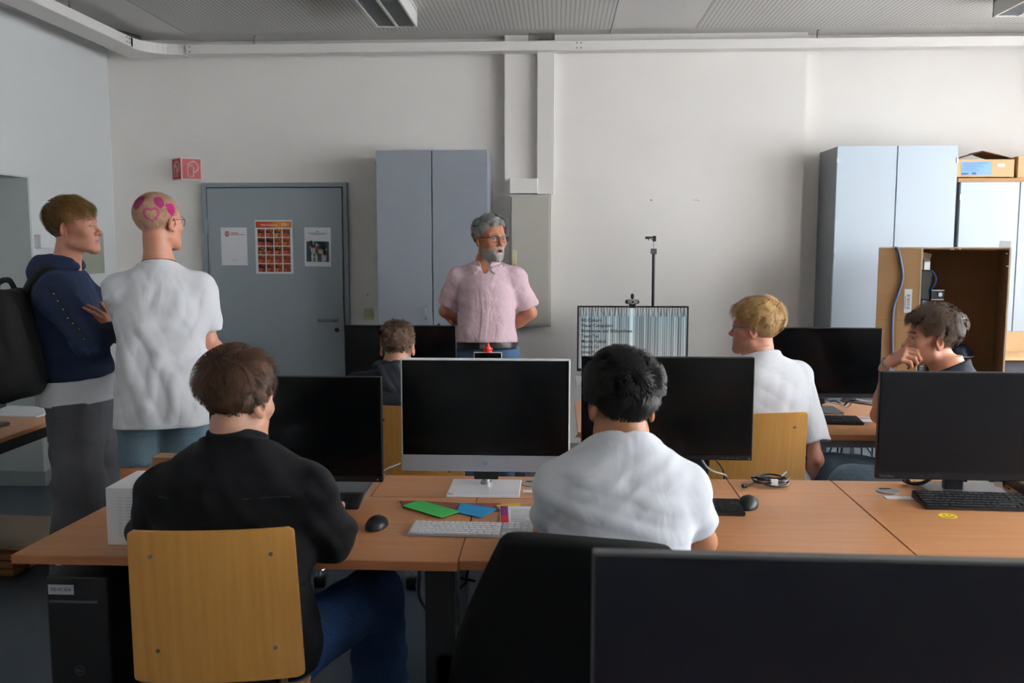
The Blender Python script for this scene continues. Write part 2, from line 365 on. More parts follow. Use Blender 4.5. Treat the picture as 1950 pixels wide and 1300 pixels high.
t, pw, ph = sheet('poster', q0[0], q1[0], q1[2], q0[2], 'white poster with a photo of a fluffy dog, right sheet on the door', math.radians(.6))
MB().box((0, -.001, ph/2-.032), (.022, .0008, .006)).box((0, -.001, ph/2-.044), (.15, .0008, .0045)).box((0, -.001, ph/2-.053), (.11, .0008, .0035)).box((0, -.001, ph/2-.061), (.01, .0008, .0035)).build('lettering', mgry, t)
ph_ = MB().box((0, -.001, -.035), (pw-.03, .001, .155)).build('dog_picture', mat('picture_teal', '39525a', .6, col2='26383f', nscale=9), t)
dw = mat('dog_white', 'c9c0b8', .7, col2='a89e97', nscale=60); dd = mat('dog_dark', '2a2523', .7, col2='3d3735', nscale=50)
def blob(m, nm, *el, y=-.0022):
    b_ = MB()
    for (cx_, cz_, rx_, rz_) in [(e0*1.28-.004, (e1+.04)*1.28-.028, e2*1.3, e3*1.3) for e0, e1, e2, e3 in el]: b_.poly([(cx_+rx_*math.cos(a)*(1+.12*math.sin(7*a)), y, cz_+rz_*math.sin(a)*(1+.1*math.cos(5*a))) for a in np.linspace(0, 2*math.pi, 22)[:-1]], 0)
    b_.build(nm, m, ph_)
blob(dw, 'dog_body', (-.012, -.03, .028, .03), (.022, -.035, .035, .024), (-.03, -.005, .018, .022), (-.028, -.08, .008, .03), (-.005, -.085, .009, .028), (.035, -.08, .009, .028), (.048, -.078, .008, .026))
blob(dd, 'dog_patches', (-.037, .002, .012, .018), (.028, -.02, .03, .014), (.045, -.05, .01, .018), (-.005, -.045, .006, .014), y=-.0026)
blob(mat('strap_orange', 'b07038', .6), 'saddle_stripes', (.018, -.028, .016, .0018), (.018, -.036, .016, .0018), y=-.003)
# light switch, small wall items
t = empty('light_switch', (-1.456, YB, 1.07), label='beige light switch on the wall between door and grey cabinet', cat='switch')
MB().b2((-.04, -.012, -.04), (.04, 0, .04), .004).build('switch_frame', M_beige, t); MB().b2((-.026, -.018, -.026), (.026, -.012, .026), .003).build('rocker', M_beige, t)
for i, (x, y) in enumerate(((700, 561), (1240, 381), (1327, 381), (1331, 382), (1322, 381))):
    p = P(x, y, Y=YB-(.0 if x < 900 else .1))
    tag(MB().cyl((p[0], p[1]-.004, p[2]), (p[0], p[1], p[2]), .006 if i < 2 else .0035, n=8).build('wall_plug', scr), ['small plug hole in the wall above the light switch', 'single dark plug hole in the bare wall above the curtain screen', 'middle of three tiny marks on the bare wall', 'right of three tiny marks on the bare wall', 'left of three tiny marks on the bare wall'][i], 'hole')
t = empty('wall_dispenser', (XL, 5.95, 1.60), label='small pale box on the left wall beside the passage', cat='box')
MB().b2((0, -.07, -.02), (.05, .10, .07), .006).build('housing', M_whitep, t)
t = empty('wall_mirror', (XL, 6.62, 1.39), label='greyish flat panel on the left wall behind the boy in navy hoodie', cat='panel')
MB().b2((0, -.17, 0), (.012, .165, .30), .002).build('panel_face', mat('mirror_grey', '8d9284', .25, spec=.6), t)
# pale low shelf unit with grooves at the left wall
t = empty('pale_drawer_unit', (XL, 6.15, .11), label='low white panel unit with grooves on the left wall behind the grey jeans', cat='cabinet')
for i in range(4): MB().b2((0, -.1, .16*i), (.03, .5, .16*i+.152), .004).build('panel', M_wallL, t)
# ================================================================ CABINETS AND BACK OF THE ROOM
def cabinet(x0, x1, y0, y1, h, label, md, ms, handle=None, split=True, base=0.08):
    t = empty('office_cabinet', ((x0+x1)/2, (y0+y1)/2, 0), label=label, cat='cabinet'); w = (x1-x0)/2; d = (y1-y0)/2
    MB().b2((-w, -d+.022, base), (w, d, h-.004), .002).build('carcass', ms, t)
    MB().b2((-w+.02, -d+.05, 0), (w-.02, d, base)).build('plinth', M_blackm, t)
    xs = [(-w, -.003), (.003, w)] if split else [(-w, w)]
    for k, (a, b) in enumerate(xs):
        dr = MB().b2((a+.001, -d, base+.004), (b-.001, -d+.02, h), .0015).build('door', md, t)
        hx = (b-.045 if k == 0 else a+.045)
        if handle and (k == 0):
            MB().tube(smooth_pts([(hx, -d, handle-.045), (hx, -d-.026, handle-.042), (hx, -d-.03, handle), (hx, -d-.026, handle+.042), (hx, -d, handle+.045)], 5), .005, 8).build('door_handle', M_chrome, dr, smooth=True)
        if handle and k == 1:
            MB().cyl((hx-.005, -d-.006, handle-.085), (hx-.005, -d, handle-.085), .012).cyl((hx-.005, -d-.008, handle-.085), (hx-.005, -d-.006, handle-.085), .005).build('lock', M_chrome, dr)
        for z in (h-.1, h-.75):
            hxx = a+.003 if k == 0 else b-.003
            MB().b2((hxx-.008, -d-.004, z-.02), (hxx+.006, -d+.012, z+.02), .002).build('hinge', M_steel, dr)
    return t
cabinet(-1.289, -.497, 6.55, 6.985, 2.265, 'grey two-door cabinet standing between the door and the man in pink shirt', M_greycab, M_cabside, 1.115)
cabinet(1.925, 2.742, 6.55, 6.985, 2.28, 'tall pale blue two-door cabinet behind the large cardboard box', M_bluecab, M_cabside, 1.0)
cabinet(2.77, 3.57, 6.55, 6.985, 2.03, 'lower pale blue cabinet at the right with cardboard boxes on top', M_bluecab, M_cabside, None)
# boxes on the lower cabinet
a = P(1825, 307, Y=6.62); b = P(1943, 332, Y=6.62)
t = empty('cardboard_box', (2.95, 6.75, 2.063), label='open cardboard box with a blue label on top of the lower cabinet', cat='box')
MB().b2((-.2, -.15, 0), (.2, .15, .006)).b2((-.2, -.15, 0), (.2, -.145, .125)).b2((-.2, .145, 0), (.2, .15, .125)).b2((-.2, -.15, 0), (-.195, .15, .125)).b2((.195, -.15, 0), (.2, .15, .125)).build('carton', M_cardl, t)
for s, ang in ((-1, .5), (1, -.45)):
    MB().box((-s*.1*.98*-1*0+s*0, 0, 0), (.205, .3, .004)).build('flap', M_card, t, (s*.102, 0, .125+.045), (0, -ang*-1 if s < 0 else ang*-1, 0)) if False else None
MB().poly([(-.2, -.15, .125), (.0, -.15, .185), (.0, -.145, .185), (-.2, -.145, .125)], .29, 1).build('flap', M_card, t)
MB().poly([(.2, -.15, .125), (.0, -.15, .185), (.0, -.145, .185), (.2, -.145, .125)], .0, 1).build('flap', M_card, t)
mb = MB(); mb.poly([(.2, -.15, .127), (.2, .15, .127), (.0, .12, .187), (.0, -.1, .187)], .003).build('flap', M_card, t)
pr = MB().box((-.06, -.1515, .065), (.2, .002, .09)).build('blue_label', mat('label_blue', '6f9ac9', .6), t)
lb = mat('label_text', '2b4a78', .7)
mb = MB()
for i, wd in enumerate((.16, .12, .14, .09, .11)): mb.box((-.15+wd/2, -.1528, .1-.012*i), (wd, .001, .003))
mb.box((-.135, -.1528, .028), (.045, .001, .011)).box((-.075, -.1528, .03), (.03, .001, .014)).build('label_print', lb, t)
MB().box((.105, -.1515, .085), (.05, .002, .022)).build('white_sticker', M_paper, t)
tag(MB().b2((2.76, 6.57, 2.031), (3.30, 6.86, 2.06), .002).build('flat_carton', M_card), 'flat dark brown carton lying under the open box with blue label', 'box')
tag(MB().b2((3.17, 6.60, 2.062), (3.5, 6.9, 2.21), .003).build('cardboard_box', M_cardl), 'closed cardboard box at the right edge on the lower cabinet', 'box')
tag(MB().b2((3.315, 6.57, 2.031), (3.56, 6.85, 2.06), .002).build('flat_carton', M_cardl), 'light flat carton under the closed box at the right edge', 'box')

# big cardboard box, open front
_fl = Rz(math.radians(-20)) @ Vector((-.37, -.25, 0)); t = empty('cardboard_box', (1.91-_fl[0], 5.60-_fl[1], .74), math.radians(-20), label='large open-fronted cardboard box standing behind the boy with wristwatch', cat='box')
x0, x1, y0, y1, zt = -.37, .325, -.25, .35, .845
def wl(a, b, nm, m): return MB().b2(a, b).build(nm, m, t)
wl((x0, y1-.008, 0), (x1, y1, zt), 'back_wall', M_cardin); wl((x0, y0, zt-.008), (x1, y1, zt), 'top_wall', M_cardin)
wl((x1-.008, y0, 0), (x1, y1-.008, zt-.008), 'side_wall', M_cardin); wl((x0, y0, 0), (x0+.008, y1-.008, zt-.008), 'side_wall', M_cardin)
wl((x0, y0, 0), (x1, y1, .008), 'bottom_wall', M_cardin)
fl = MB().b2((x0+.002, y0-.008, 0), (x0+.235, y0, zt-.002)).build('front_flap', M_card, t)
MB().b2((x0-.001, y0-.006, zt), (x1+.001, y0+.004, zt+.007)).b2((x1-.006, y0-.008, 0), (x1+.003, y0+.002, zt)).b2((x0+.233, y0-.01, 0), (x0+.239, y0, zt)).build('torn_edge', M_carde, t)
MB().b2((x0+.235, -.03, zt-.12), (x0+.24, .15, zt)).build('flap_fold', M_card, t)
MB().box((x0+.13, y0-.0085, .41+.01), (.236, .001, .003)).box((x0+.112, y0-.0085, .42), (.003, .001, .84)).build('crease', mat('crease', '7d5f3f', .9), fl)
st = MB().box((0, 0, 0), (.042, .002, .14)).build('barcode_sticker', M_paper, t, (x0+.172, y0-.0095, .535))
mb = MB()
for i in range(14): mb.box((.002, -.0015, -.045+i*.0062), (.018, .001, random.choice((.0015, .0032))))
mb.box((-.014, -.0015, -.01), (.003, .001, .08)).build('barcode', mat('ink', '33343a', .7), st)
for i, (x, z, w_) in enumerate(((x1-.02, zt-.03, .008), (x1-.012, zt-.1, .014), (x1-.3, zt-.006, .02), (x1-.26, zt-.004, .012))): MB().box((x, y0-.009, z), (w_, .001, .006)).build('paper_tear', M_carde, t)
MB().box((x0+.22, y0-.0, zt-.06), (.045, .0012, .13)).build('masking_tape', mat('tape', 'b9ac7c', .6), t)
MB().box((x1-.03, y0+.01, zt+.02), (.06, .002, .045), rot=Ry(.1)).build('white_tape', M_paper, t)
# cable down the flap
def onflap(x, y):
    p = P(x, y, Y=5.55)
    for _ in range(4): p = P(x, y, Y=5.60-(p[0]-1.91)*math.tan(math.radians(20))-.018)
    return p
pts = [onflap(*q_) for q_ in ((1709, 474), (1716, 500), (1719, 528), (1710, 560), (1701, 590), (1699, 640), (1701, 705), (1702, 737))]
tag(MB().tube(smooth_pts([np.array(pts[0])+[0, .1, .004], *pts], 6), .008, 10).build('blue_grey_cable', mat('cable_bluegrey', '4d5a7a', .45), smooth=True), 'blue grey cable hanging down the left flap of the large cardboard box', 'cable')
# camera rail in the box
q = P(1757, 600, Y=5.72)
t = empty('camera_rail', (q[0], 5.74, .75), label='dark vertical camera rail with clamp inside the large cardboard box', cat='camera stand')
MB().b2((-.03, -.02, 0), (-.004, .02, .77)).b2((-.004, -.014, 0), (.028, .012, .77)).build('column', mat('rail_grey', '555b66', .4, .6), t)
MB().b2((-.03, -.022, .03), (-.006, -.018, .77)).build('dark_slot', M_black, t)
mb = MB()
for i in range(46): mb.b2((.0, -.0155, .03+i*.0155), (.012 if i % 5 else .02, -.0145, .033+i*.0155))
o = mb.build('scale_marks', M_whitep, t); o['kind'] = 'stuff'
MB().b2((-.055, -.035, .52), (.045, .035, .70), .006).build('carriage', M_black, t)
MB().b2((-.01, -.02, .70), (.032, .02, .755), .003).build('clamp_block', M_steel, t)
MB().box((.01, 0, .78), (.055, .012, .05), rot=Ry(.25)).build('wooden_wedge', mat('wood_pale', 'b59a76', .7), t)
c = MB().b2((.03, -.05, .515), (.115, .03, .59), .004).build('camera_body', M_black, t)
MB().cyl((.085, -.056, .555), (.085, -.05, .555), .013).build('lens', M_steel, c)
MB().b2((.035, -.0515, .522), (.11, -.0505, .526)).b2((.035, -.0515, .578), (.11, -.0505, .582)).build('trim_line', M_steel, c)
MB().tube(smooth_pts([(.02, -.03, .57), (.04, -.05, .6), (.055, -.055, .64), (.05, -.04, .68), (.03, -.03, .7)], 6), .005, 8).build('blue_plug_cable', mat('cable_blue', '2a62a8', .4), t, smooth=True)
MB().tube([(.07, -.02, .515), (.068, -.02, .36)], .003, 6).build('thin_wire', M_whitep, t)
MB().b2((-.09, -.1, 0), (.09, .1, .015), .004).build('base_plate', M_black, t)
# desk lamp shade
q = P(1842, 670, Y=5.55)
t = empty('desk_lamp', (q[0]-.01, 5.62, .75), label='dark blue round lamp shade behind the head of the boy with wristwatch', cat='lamp')
me = MB(); pr = [(.012, .075), (.03, .07), (.05, .055), (.066, .03), (.072, .0)]
q_ = bmesh.new(); n = 28; rings = [[q_.verts.new((r*math.cos(2*math.pi*k/n), r*math.sin(2*math.pi*k/n), z)) for k in range(n)] for r, z in pr]
for i in range(len(rings)-1):
    for k in range(n): q_.faces.new([rings[i][k], rings[i][(k+1) % n], rings[i+1][(k+1) % n], rings[i+1][k]])
q_.faces.new(rings[0]); me._join(q_)
zs = q[2]-.75-.03
me.build('lamp_shade', mat('lamp_navy', '1f2a44', .35), t, (.0, 0, zs), smooth=True)
MB().tube([(.0722*math.cos(a), .0722*math.sin(a), 0) for a in np.linspace(0, 2*math.pi, 33)[:-1]], .003, 6, True).build('shade_rim', M_whitep, t, (0, 0, zs), smooth=True)
MB().cyl((0, 0, zs+.07), (0, 0, zs+.1), .012).tube(smooth_pts([(0, 0, zs+.09), (-.06, .05, zs+.06), (-.14, .1, .15), (-.14, .1, .01)], 6), .005, 8).cyl((-.14, .1, 0), (-.14, .1, .015), .06).build('lamp_arm', M_black, t, smooth=True)
# table under the big box, and the right shelf
def table(name_label, polys, z=.73, th=.026, legs=(), edge=True, grp=None, rails=True):
    xs = [p[0] for pl in polys for p in pl]; ys_ = [p[1] for pl in polys for p in pl]; cx, cy = (min(xs)+max(xs))/2, (min(ys_)+max(ys_))/2
    t = empty('table', (cx, cy, 0), label=name_label, cat='table', group=grp)
    for pl in polys:
        mb = MB(); mb.poly([(x-cx, y-cy, z-th) for x, y in pl], th)
        bmesh.ops.bevel(mb.bm, geom=[e for e in mb.bm.edges if abs(e.verts[0].co.z-e.verts[1].co.z) < 1e-5 and e.verts[0].co.z > z-.001], offset=.002, segments=2, affect='EDGES')
        o = mb.build('tabletop', [M_table, M_tedge], t)
        for f in o.data.polygons:
            if abs(f.normal.z) < .5: f.material_index = 1
    for (x, y) in legs: MB().b2((x-cx-.03, y-cy-.03, 0), (x-cx+.03, y-cy+.03, z-th), .006).build('leg', M_rail, t)
    if rails:
        x0, x1, y0, y1 = min(xs)-cx, max(xs)-cx, min(ys_)-cy, max(ys_)-cy
        MB().b2((x0+.06, y0+.05, z-th-.045), (x1-.06, y0+.09, z-th)).b2((x0+.06, y1-.09, z-th-.045), (x1-.06, y1-.05, z-th)).build('rail', M_rail, t)
    return t
def rect(x0, x1, y0, y1): return [(x0, y0), (x1, y0), (x1, y1), (x0, y1)]
table('table at the back wall under the large cardboard box', [rect(1.85, 3.3, 5.25, 6.3)], z=.735, legs=[(1.95, 5.35), (3.2, 5.35), (1.95, 6.2), (3.2, 6.2)])
q = P(1897, 637, Y=6.3); q2 = P(1950, 693, Y=6.3)
tag(MB().b2((2.70, 6.51, q2[2]), (3.4, 6.54, q[2]), .003).build('cardboard_sheet', M_cardl), 'pale brown cardboard panel at the right edge beside the large box', 'box')
t = empty('shelf_board', (2.95, 6.25, .737), label='low wooden shelf carrying the pale cardboard panel at the right edge', cat='shelf')
MB().b2((-.3, -.1, .11), (.38, .25, .128), .002).build('board', mat('shelf_wood', 'c9a274', .5), t)
for x in (-.29, .36): MB().b2((x, -.1, 0), (x+.015, .25, .11)).build('side', MC['shelf_wood'], t)
for i, (x0_, x1_, c_, lb_) in enumerate(((2.68, 2.88, 'b5482a', 'red flat folder box under the shelf board at the right edge'), (2.885, 2.94, '1d2736', 'narrow dark blue binder beside the red folder box'), (2.95, 3.2, '2b313c', 'dark binder at the frame edge beside the narrow blue one'))):
    tag(MB().b2((x0_, 6.2, .738), (x1_, 6.42, .838), .003).build('binder', mat('binder_%d' % i, c_, .5)), lb_, 'binder')

# the curtain screen on its stand
t = empty('television', (.5055, 6.2, 0), label='large flat screen showing white curtains and black writing, webcam on top', cat='screen')
MB().b2((-.370, -.02, .752), (.370, .02, 1.194), .004).build('screen_frame', M_bezel, t)
MB().b2((-.371, -.024, .752), (.371, -.018, .772), .001).b2((-.371, -.024, 1.185), (.371, -.018, 1.194)).b2((-.371, -.024, .76), (-.360, -.018, 1.19)).b2((.360, -.024, .76), (.371, -.018, 1.19)).build('bezel', M_black, t)
sm = bpy.data.materials.new('curtain_picture'); sm.use_nodes = True; nt = sm.node_tree; b_ = nt.nodes['Principled BSDF']
at_ = nt.nodes.new('ShaderNodeAttribute'); at_.attribute_name = 'col'; nt.links.new(at_.outputs['Color'], b_.inputs['Emission Color']); b_.inputs['Emission Strength'].default_value = .8
b_.inputs['Base Color'].default_value = (.02, .02, .02, 1); b_.inputs['Roughness'].default_value = .3
nx, nz = 260, 60; X0, X1, Z0, Z1 = -.360, .360, .772, 1.185
xs = np.linspace(0, 1, nx+1); zs_ = np.linspace(0, 1, nz+1)
gx, gz = np.meshgrid(xs, zs_)
ph_ = np.cumsum(.5+rng.random(nx+1)*1.4)/nx*78*2*math.pi/2
amp = .25+.5*rng.random(nx+1); base = np.interp(np.arange(nx+1), np.arange(0, nx+1, 4), rng.random(len(np.arange(0, nx+1, 4))))
lum = np.zeros_like(gx)
for j in range(nz+1):
    z = zs_[j]
    if z > .86: ph2 = ph_*.8+(1-z)*9*np.sign(np.sin(ph_*.4)); v = .60+.25*np.sin(ph2)+.12*np.sin(ph2*2.3)
    else: v = .66+.20*np.sin(ph_+.6*np.sin(z*3+ph_*.1))+.25*(base-.5)+.10*np.sin(ph_*.31+1)
    lum[j] = v
strip = np.exp(-((gx-.49)/.022)**2); lum = lum*(1-strip)+strip*1.05
lum = np.clip(lum*.85+.05, .1, 1.0)
blue = np.clip((gz-.25)/.6, 0, 1)*.5*(gz < .9)
col = np.stack([lum*(.93-.20*blue), lum*(.96-.03*blue), lum*(.97+.03*blue), np.ones_like(lum)], -1)
col[..., :3] = np.where(col[..., :3] <= .04045, col[..., :3]/12.92, ((col[..., :3]+.055)/1.055)**2.4)
me = bpy.data.meshes.new('screen'); V = np.stack([X0+gx*(X1-X0), np.full_like(gx, -.0245), Z0+gz*(Z1-Z0)], -1).reshape(-1, 3)
idx = np.arange((nx+1)*(nz+1)).reshape(nz+1, nx+1); Fq = np.stack([idx[:-1, :-1], idx[:-1, 1:], idx[1:, 1:], idx[1:, :-1]], -1).reshape(-1, 4)
me.from_pydata(V.tolist(), [], Fq.tolist()); ca = me.color_attributes.new('col', 'FLOAT_COLOR', 'POINT'); ca.data.foreach_set('color', col.reshape(-1))
scn = link('screen', me, sm, t)
ink = mat('screen_ink', '17191d', .6)
for i, s_ in enumerate(('HS Coburg', 'Visual Computing', 'Bildanalyse und Bildsynthese', 'Team Tyr', 'Moritz Pollich', 'Sascha Gr', 'Jonas H', 'S')):
    text(s_, .030, ink, 'screen_lettering', scn, (-.345, -.0252, 1.098-.0357*i), bold=.0006)
MB().b2((-.345, -.0246, .757), (-.325, -.0242, .763)).build('bezel_mark', M_rail, t)
MB().b2((-.04, .02, .03), (.04, .06, 1.0), .005).b2((-.3, -.2, 0), (.3, .25, .03), .01).b2((-.38, -.14, .67), (.3, .12, .70), .004).build('stand', M_whitep, t)
q = P(1204, 573, Y=6.2)
t = empty('webcam', (q[0], 6.195, 1.194), label='black and silver webcam clipped on top of the curtain screen', cat='webcam')
MB().b2((-.048, -.02, .014), (.048, .018, .044), .012).build('housing', M_black, t, smooth=True)
MB().b2((-.032, -.0235, .018), (-.013, -.0195, .041), .002).b2((.013, -.0235, .018), (.032, -.0195, .041), .002).build('silver_cheek', M_steel, t)
MB().cyl((0, -.026, .029), (0, -.018, .029), .0135).build('lens_ring', M_whitep, t); MB().cyl((0, -.028, .029), (0, -.025, .029), .0095).build('lens', M_black, t)
MB().b2((-.022, -.03, -.012), (.022, .02, .014), .004).build('clip', M_black, t)
MB().sph((0, 0, .065), .012, sc=(1, .8, 1.7)).build('privacy_knob', M_black, t, smooth=True)
q = P(1245, 470, Y=6.6)
t = empty('camera_pole', (q[0], 6.6, 0), label='thin black pole with small camera bracket behind the curtain screen', cat='stand')
MB().cyl((0, 0, .02), (0, 0, 1.57), .011).cyl((0, 0, 0), (0, 0, .02), .14).build('pole', M_black, t, smooth=True)
MB().cyl((0, 0, 1.57), (0.001, 0, 1.66), .004).build('thin_rod', M_steel, t, smooth=True)
MB().b2((-.02, -.018, 1.535), (.02, .018, 1.575), .004).build('sleeve', mat('sleeve_grey', '3c3f45', .5), t)
MB().b2((-.008, -.012, 1.625), (.014, .012, 1.665), .002).b2((-.062, -.012, 1.648), (.014, .012, 1.66), .002).b2((-.06, -.014, 1.642), (-.03, .014, 1.66), .002).tube([(-.03, 0, 1.65), (0, 0, 1.63)], .003, 6).b2((-.04, -.004, 1.632), (-.034, .004, 1.65)).build('bracket', M_black, t)

# ================================================================ CEILING LIGHTS
def ceiling_light(xa, xb, y0, y1, label):
    t = empty('ceiling_light', ((xa+xb)/2, (y0+y1)/2, 3.0), label=label, cat='light'); w = (xb-xa)/2; d = (y1-y0)/2
    mb = MB().b2((-w, -d, 0), (-w+.012, d, .1)).b2((w-.012, -d, 0), (w, d, .1)).b2((-w, d-.012, 0), (w, d, .1)).b2((-w, -d, 0), (w, -d+.012, .1)).b2((-w, -d, .09), (w, d, .1)); mb.build('housing', M_white, t)
    MB().b2((-w, -d, .1), (w, d, .119)).build('mount', M_white, t)
    MB().b2((-.008, -d+.012, .001), (.008, d-.012, .03)).build('centre_rail', M_white, t)
    ml = mat('louvre_metal', 'a4a6a8', .3, .8); n = int(2*d/.042)
    lv = MB()
    for i in range(n):
        y = -d+.03+i*.042; lv.box((-w/2, y, .018), (w-.02, .002, .034)).box((w/2, y, .018), (w-.02, .002, .034))
    o = lv.build('louvre', ml, t); o['kind'] = 'stuff'
    mb = MB()
    for s in (-1, 1): mb.cyl((s*w/2, -d+.04, .062), (s*w/2, d-.04, .062), .013, n=12)
    mb.build('tube_lamp', M_whitep, t)
    MB().b2((-w+.012, -d+.012, .086), (w-.012, d-.012, .09)).build('reflector', mat('reflector', '85878a', .4, .5), t)
q = P(718, 53, Z=3.0); q2 = P(797, 55, Z=3.0)
ceiling_light(q[0], q2[0], q[1]-1.5, q[1], 'long louvred ceiling light above the grey cabinet, cut by the top edge')
q = P(1890, 33, Z=3.0)
ceiling_light(q[0], q[0]+.3, q[1]-1.5, q[1], 'louvred ceiling light in the top right corner of the picture')

# ================================================================ TABLES
TZ = .73
table('beech table along the right side of the front row, with smiley sticker', [rect(1.0305, 2.6, 2.49, 3.433)], legs=[(2.4, 2.6), (2.4, 3.3), (1.15, 3.3)])
table('middle beech table behind the monitors, between the two front seats', [[(-.6525, 3.1315), (.6415, 3.1315), (.6415, 3.433), (-.6525, 3.433)]], legs=[(-.3, 3.36), (.5, 3.36)], rails=False)
table('front beech table where the student in white shirt sits', [[(-.2745, 2.49), (1.0285, 2.49), (1.0285, 3.433), (.6430, 3.433), (.6430, 3.13), (-.2745, 3.13)]], legs=[(.9, 2.6), (.9, 3.3)], rails=False)
tl = table('front left beech table where the student in black shirt sits', [[(-1.560, 2.478), (-.2765, 2.478), (-.2765, 3.13), (-.654, 3.13), (-.654, 3.433), (-1.50, 3.433)]], legs=[], rails=False)
mb = MB().b2((-.37, 2.5, .35), (-.285, 2.62, TZ-.027)).b2((-.345, 2.45, 0), (-.295, 3.05, .03), .008).b2((-.345, 2.5, .0), (-.295, 2.6, .45), .005)
c0 = tl.location
o = mb.build('leg', M_black, tl); o.location = (-c0[0], -c0[1], 0)
o = MB().b2((-1.38, 2.95, 0), (-1.32, 3.01, TZ-.026), .006).b2((-1.46, 2.75, TZ-.09), (-.4, 2.79, TZ-.026)).build('leg', M_black, tl); o.location = (-c0[0], -c0[1], 0)
for bb_ in (((-1.50, 2.60, .655), (-1.485, 2.62, TZ-.026)),): o = MB().b2(*bb_).build('bracket', M_rail, tl); o.location = (-c0[0], -c0[1], 0)
table('second row beech table in front of the blond student', [rect(.10, 1.75, 4.27, 5.15)], legs=[(.25, 4.4), (.25, 5.05), (1.65, 5.05)])
table('second row beech table of the student in dark hoodie', [rect(-1.45, -.1, 4.66, 5.15)], legs=[(-1.35, 5.05), (-.2, 5.05)])
t = table('table at the left edge with laptops and papers', [rect(-3.35, -2.53, 3.3, 4.79)], th=.02, legs=[(-3.25, 4.7), (-3.25, 3.4)], rails=False)
MB().b2((-.02+.41, -.745, .66), (.41, .745, .71)).build('dark_edge_rail', M_black, t)

# ================================================================ MONITORS
def monitor(x, y, rot, w, h, zb, label, chin=.018, frame=M_bezel, tilt=0., stand='std', side=.006, base=(.26, .2), mbase=None, neck=True, ztab=TZ, name='monitor'):
    t = empty(name, (x, y, ztab), math.radians(rot), label=label, cat='monitor'); zb -= ztab
    mbase = mbase or M_black
    H = empty('panel_pivot', (0, 0, 0)) if False else None
    R_ = Rx(math.radians(-tilt)); c = Vector((0, 0, zb+h/2))
    def bx(lo, hi, bev, nm, m, par=t):
        lo, hi = Vector(lo), Vector(hi); b = MB().box((lo+hi)/2, hi-lo, bev); 
        bmesh.ops.transform(b.bm, matrix=Matrix.Translation(c) @ R_.to_4x4(), verts=b.bm.verts); return b.build(nm, m, par)
    bx((-w/2, -.004, -h/2), (w/2, .022, h/2), .003, 'housing', frame)
    bx((-w/2+side, -.0056, -h/2+chin), (w/2-side, -.0038, h/2-side), 0, 'screen', M_screen)
    if chin > .03: bx((-w/2, -.006, -h/2), (w/2, -.003, -h/2+chin-.001), .001, 'chin', frame)
    bx((-w/4, .02, -h/4), (w/4, .05, h/5), .012, 'rear_cover', frame if chin < .05 else M_silver)
    return t, zb, bx
# 1: dark screen of the student in black shirt
t, zb, bx = monitor(-.912, 3.12, 0, .61, .372, .785, 'black monitor right of the brown-haired student in black shirt', chin=.022, side=.004)
MB().b2((-.03, .05, .01), (.03, .075, .3), .004).b2((-.03, .02, .15), (.03, .075, .28)).build('stand_neck', M_black, t)
MB().b2((-.12, -.08, 0), (.24, .16, .012), .003).build('stand_base', mat('base_grey', '5a5d63', .45, .3), t)
MB().cyl((.288, -.0065, zb+.01), (.288, -.0055, zb+.01), .002).build('power_light', M_whitep, t)
# 2: white all-in-one
t, zb, bx = monitor(-.258, 3.265, 0, .612, .412, .792, 'white and silver all-in-one computer monitor in the middle of the front row', chin=.060, side=.006, frame=M_whitep)
for c in t.children:
    if c.name.startswith('chin'): c.data.materials.clear(); c.data.materials.append(M_silver)
MB().cyl((0, -.0075, zb+.031), (0, -.006, zb+.031), .0085, n=24).build('round_logo', mat('logo_silver', 'b4b8bf', .25, .6), t)
MB().cyl((0, .03, .008), (0, .04, zb+.02), .0155).cyl((0, .03, .008), (0, .03, .018), .021).build('stand_neck', mat('neck_silver', 'a8a9ab', .3, .8), t, smooth=True)
MB().poly([(-.04, -.0, zb-.03), (.045, -.0, zb-.03), (.055, -.0, zb+.03), (-.05, -.0, zb+.03)], .02, 1).build('rear_hinge', M_black, t)
MB().b2((-.128, -.13, .0), (.128, .09, .009), .002).build('stand_base', M_whitep, t)
MB().b2((-.124, -.122, .009), (-.106, -.116, .0095)).build('blue_sticker', mat('sticker_blue', '2c3766', .5), t)
# 3: monitor of the student in white shirt
t, zb, bx = monitor(.394, 3.27, 0, .612, .372, .842, 'black monitor hidden partly by the black-haired student in white shirt', chin=.019, side=.004)
MB().b2((-.03, .05, .01), (.03, .075, .3), .004).b2((-.03, .02, .2), (.03, .075, .3)).build('stand_neck', M_black, t)
MB().b2((-.22, -.06, 0), (.1, .12, .012), .003).build('stand_base', MC['base_grey'], t)
MB().cyl((.295, -.0065, zb+.007), (.295, -.0055, zb+.007), .002).build('power_light', M_whitep, t)
for i in range(4): MB().box((.2+.018*i, -.0062, zb+.009), (.008, .0006, .002)).build('button_mark', MC['base_grey'], t)
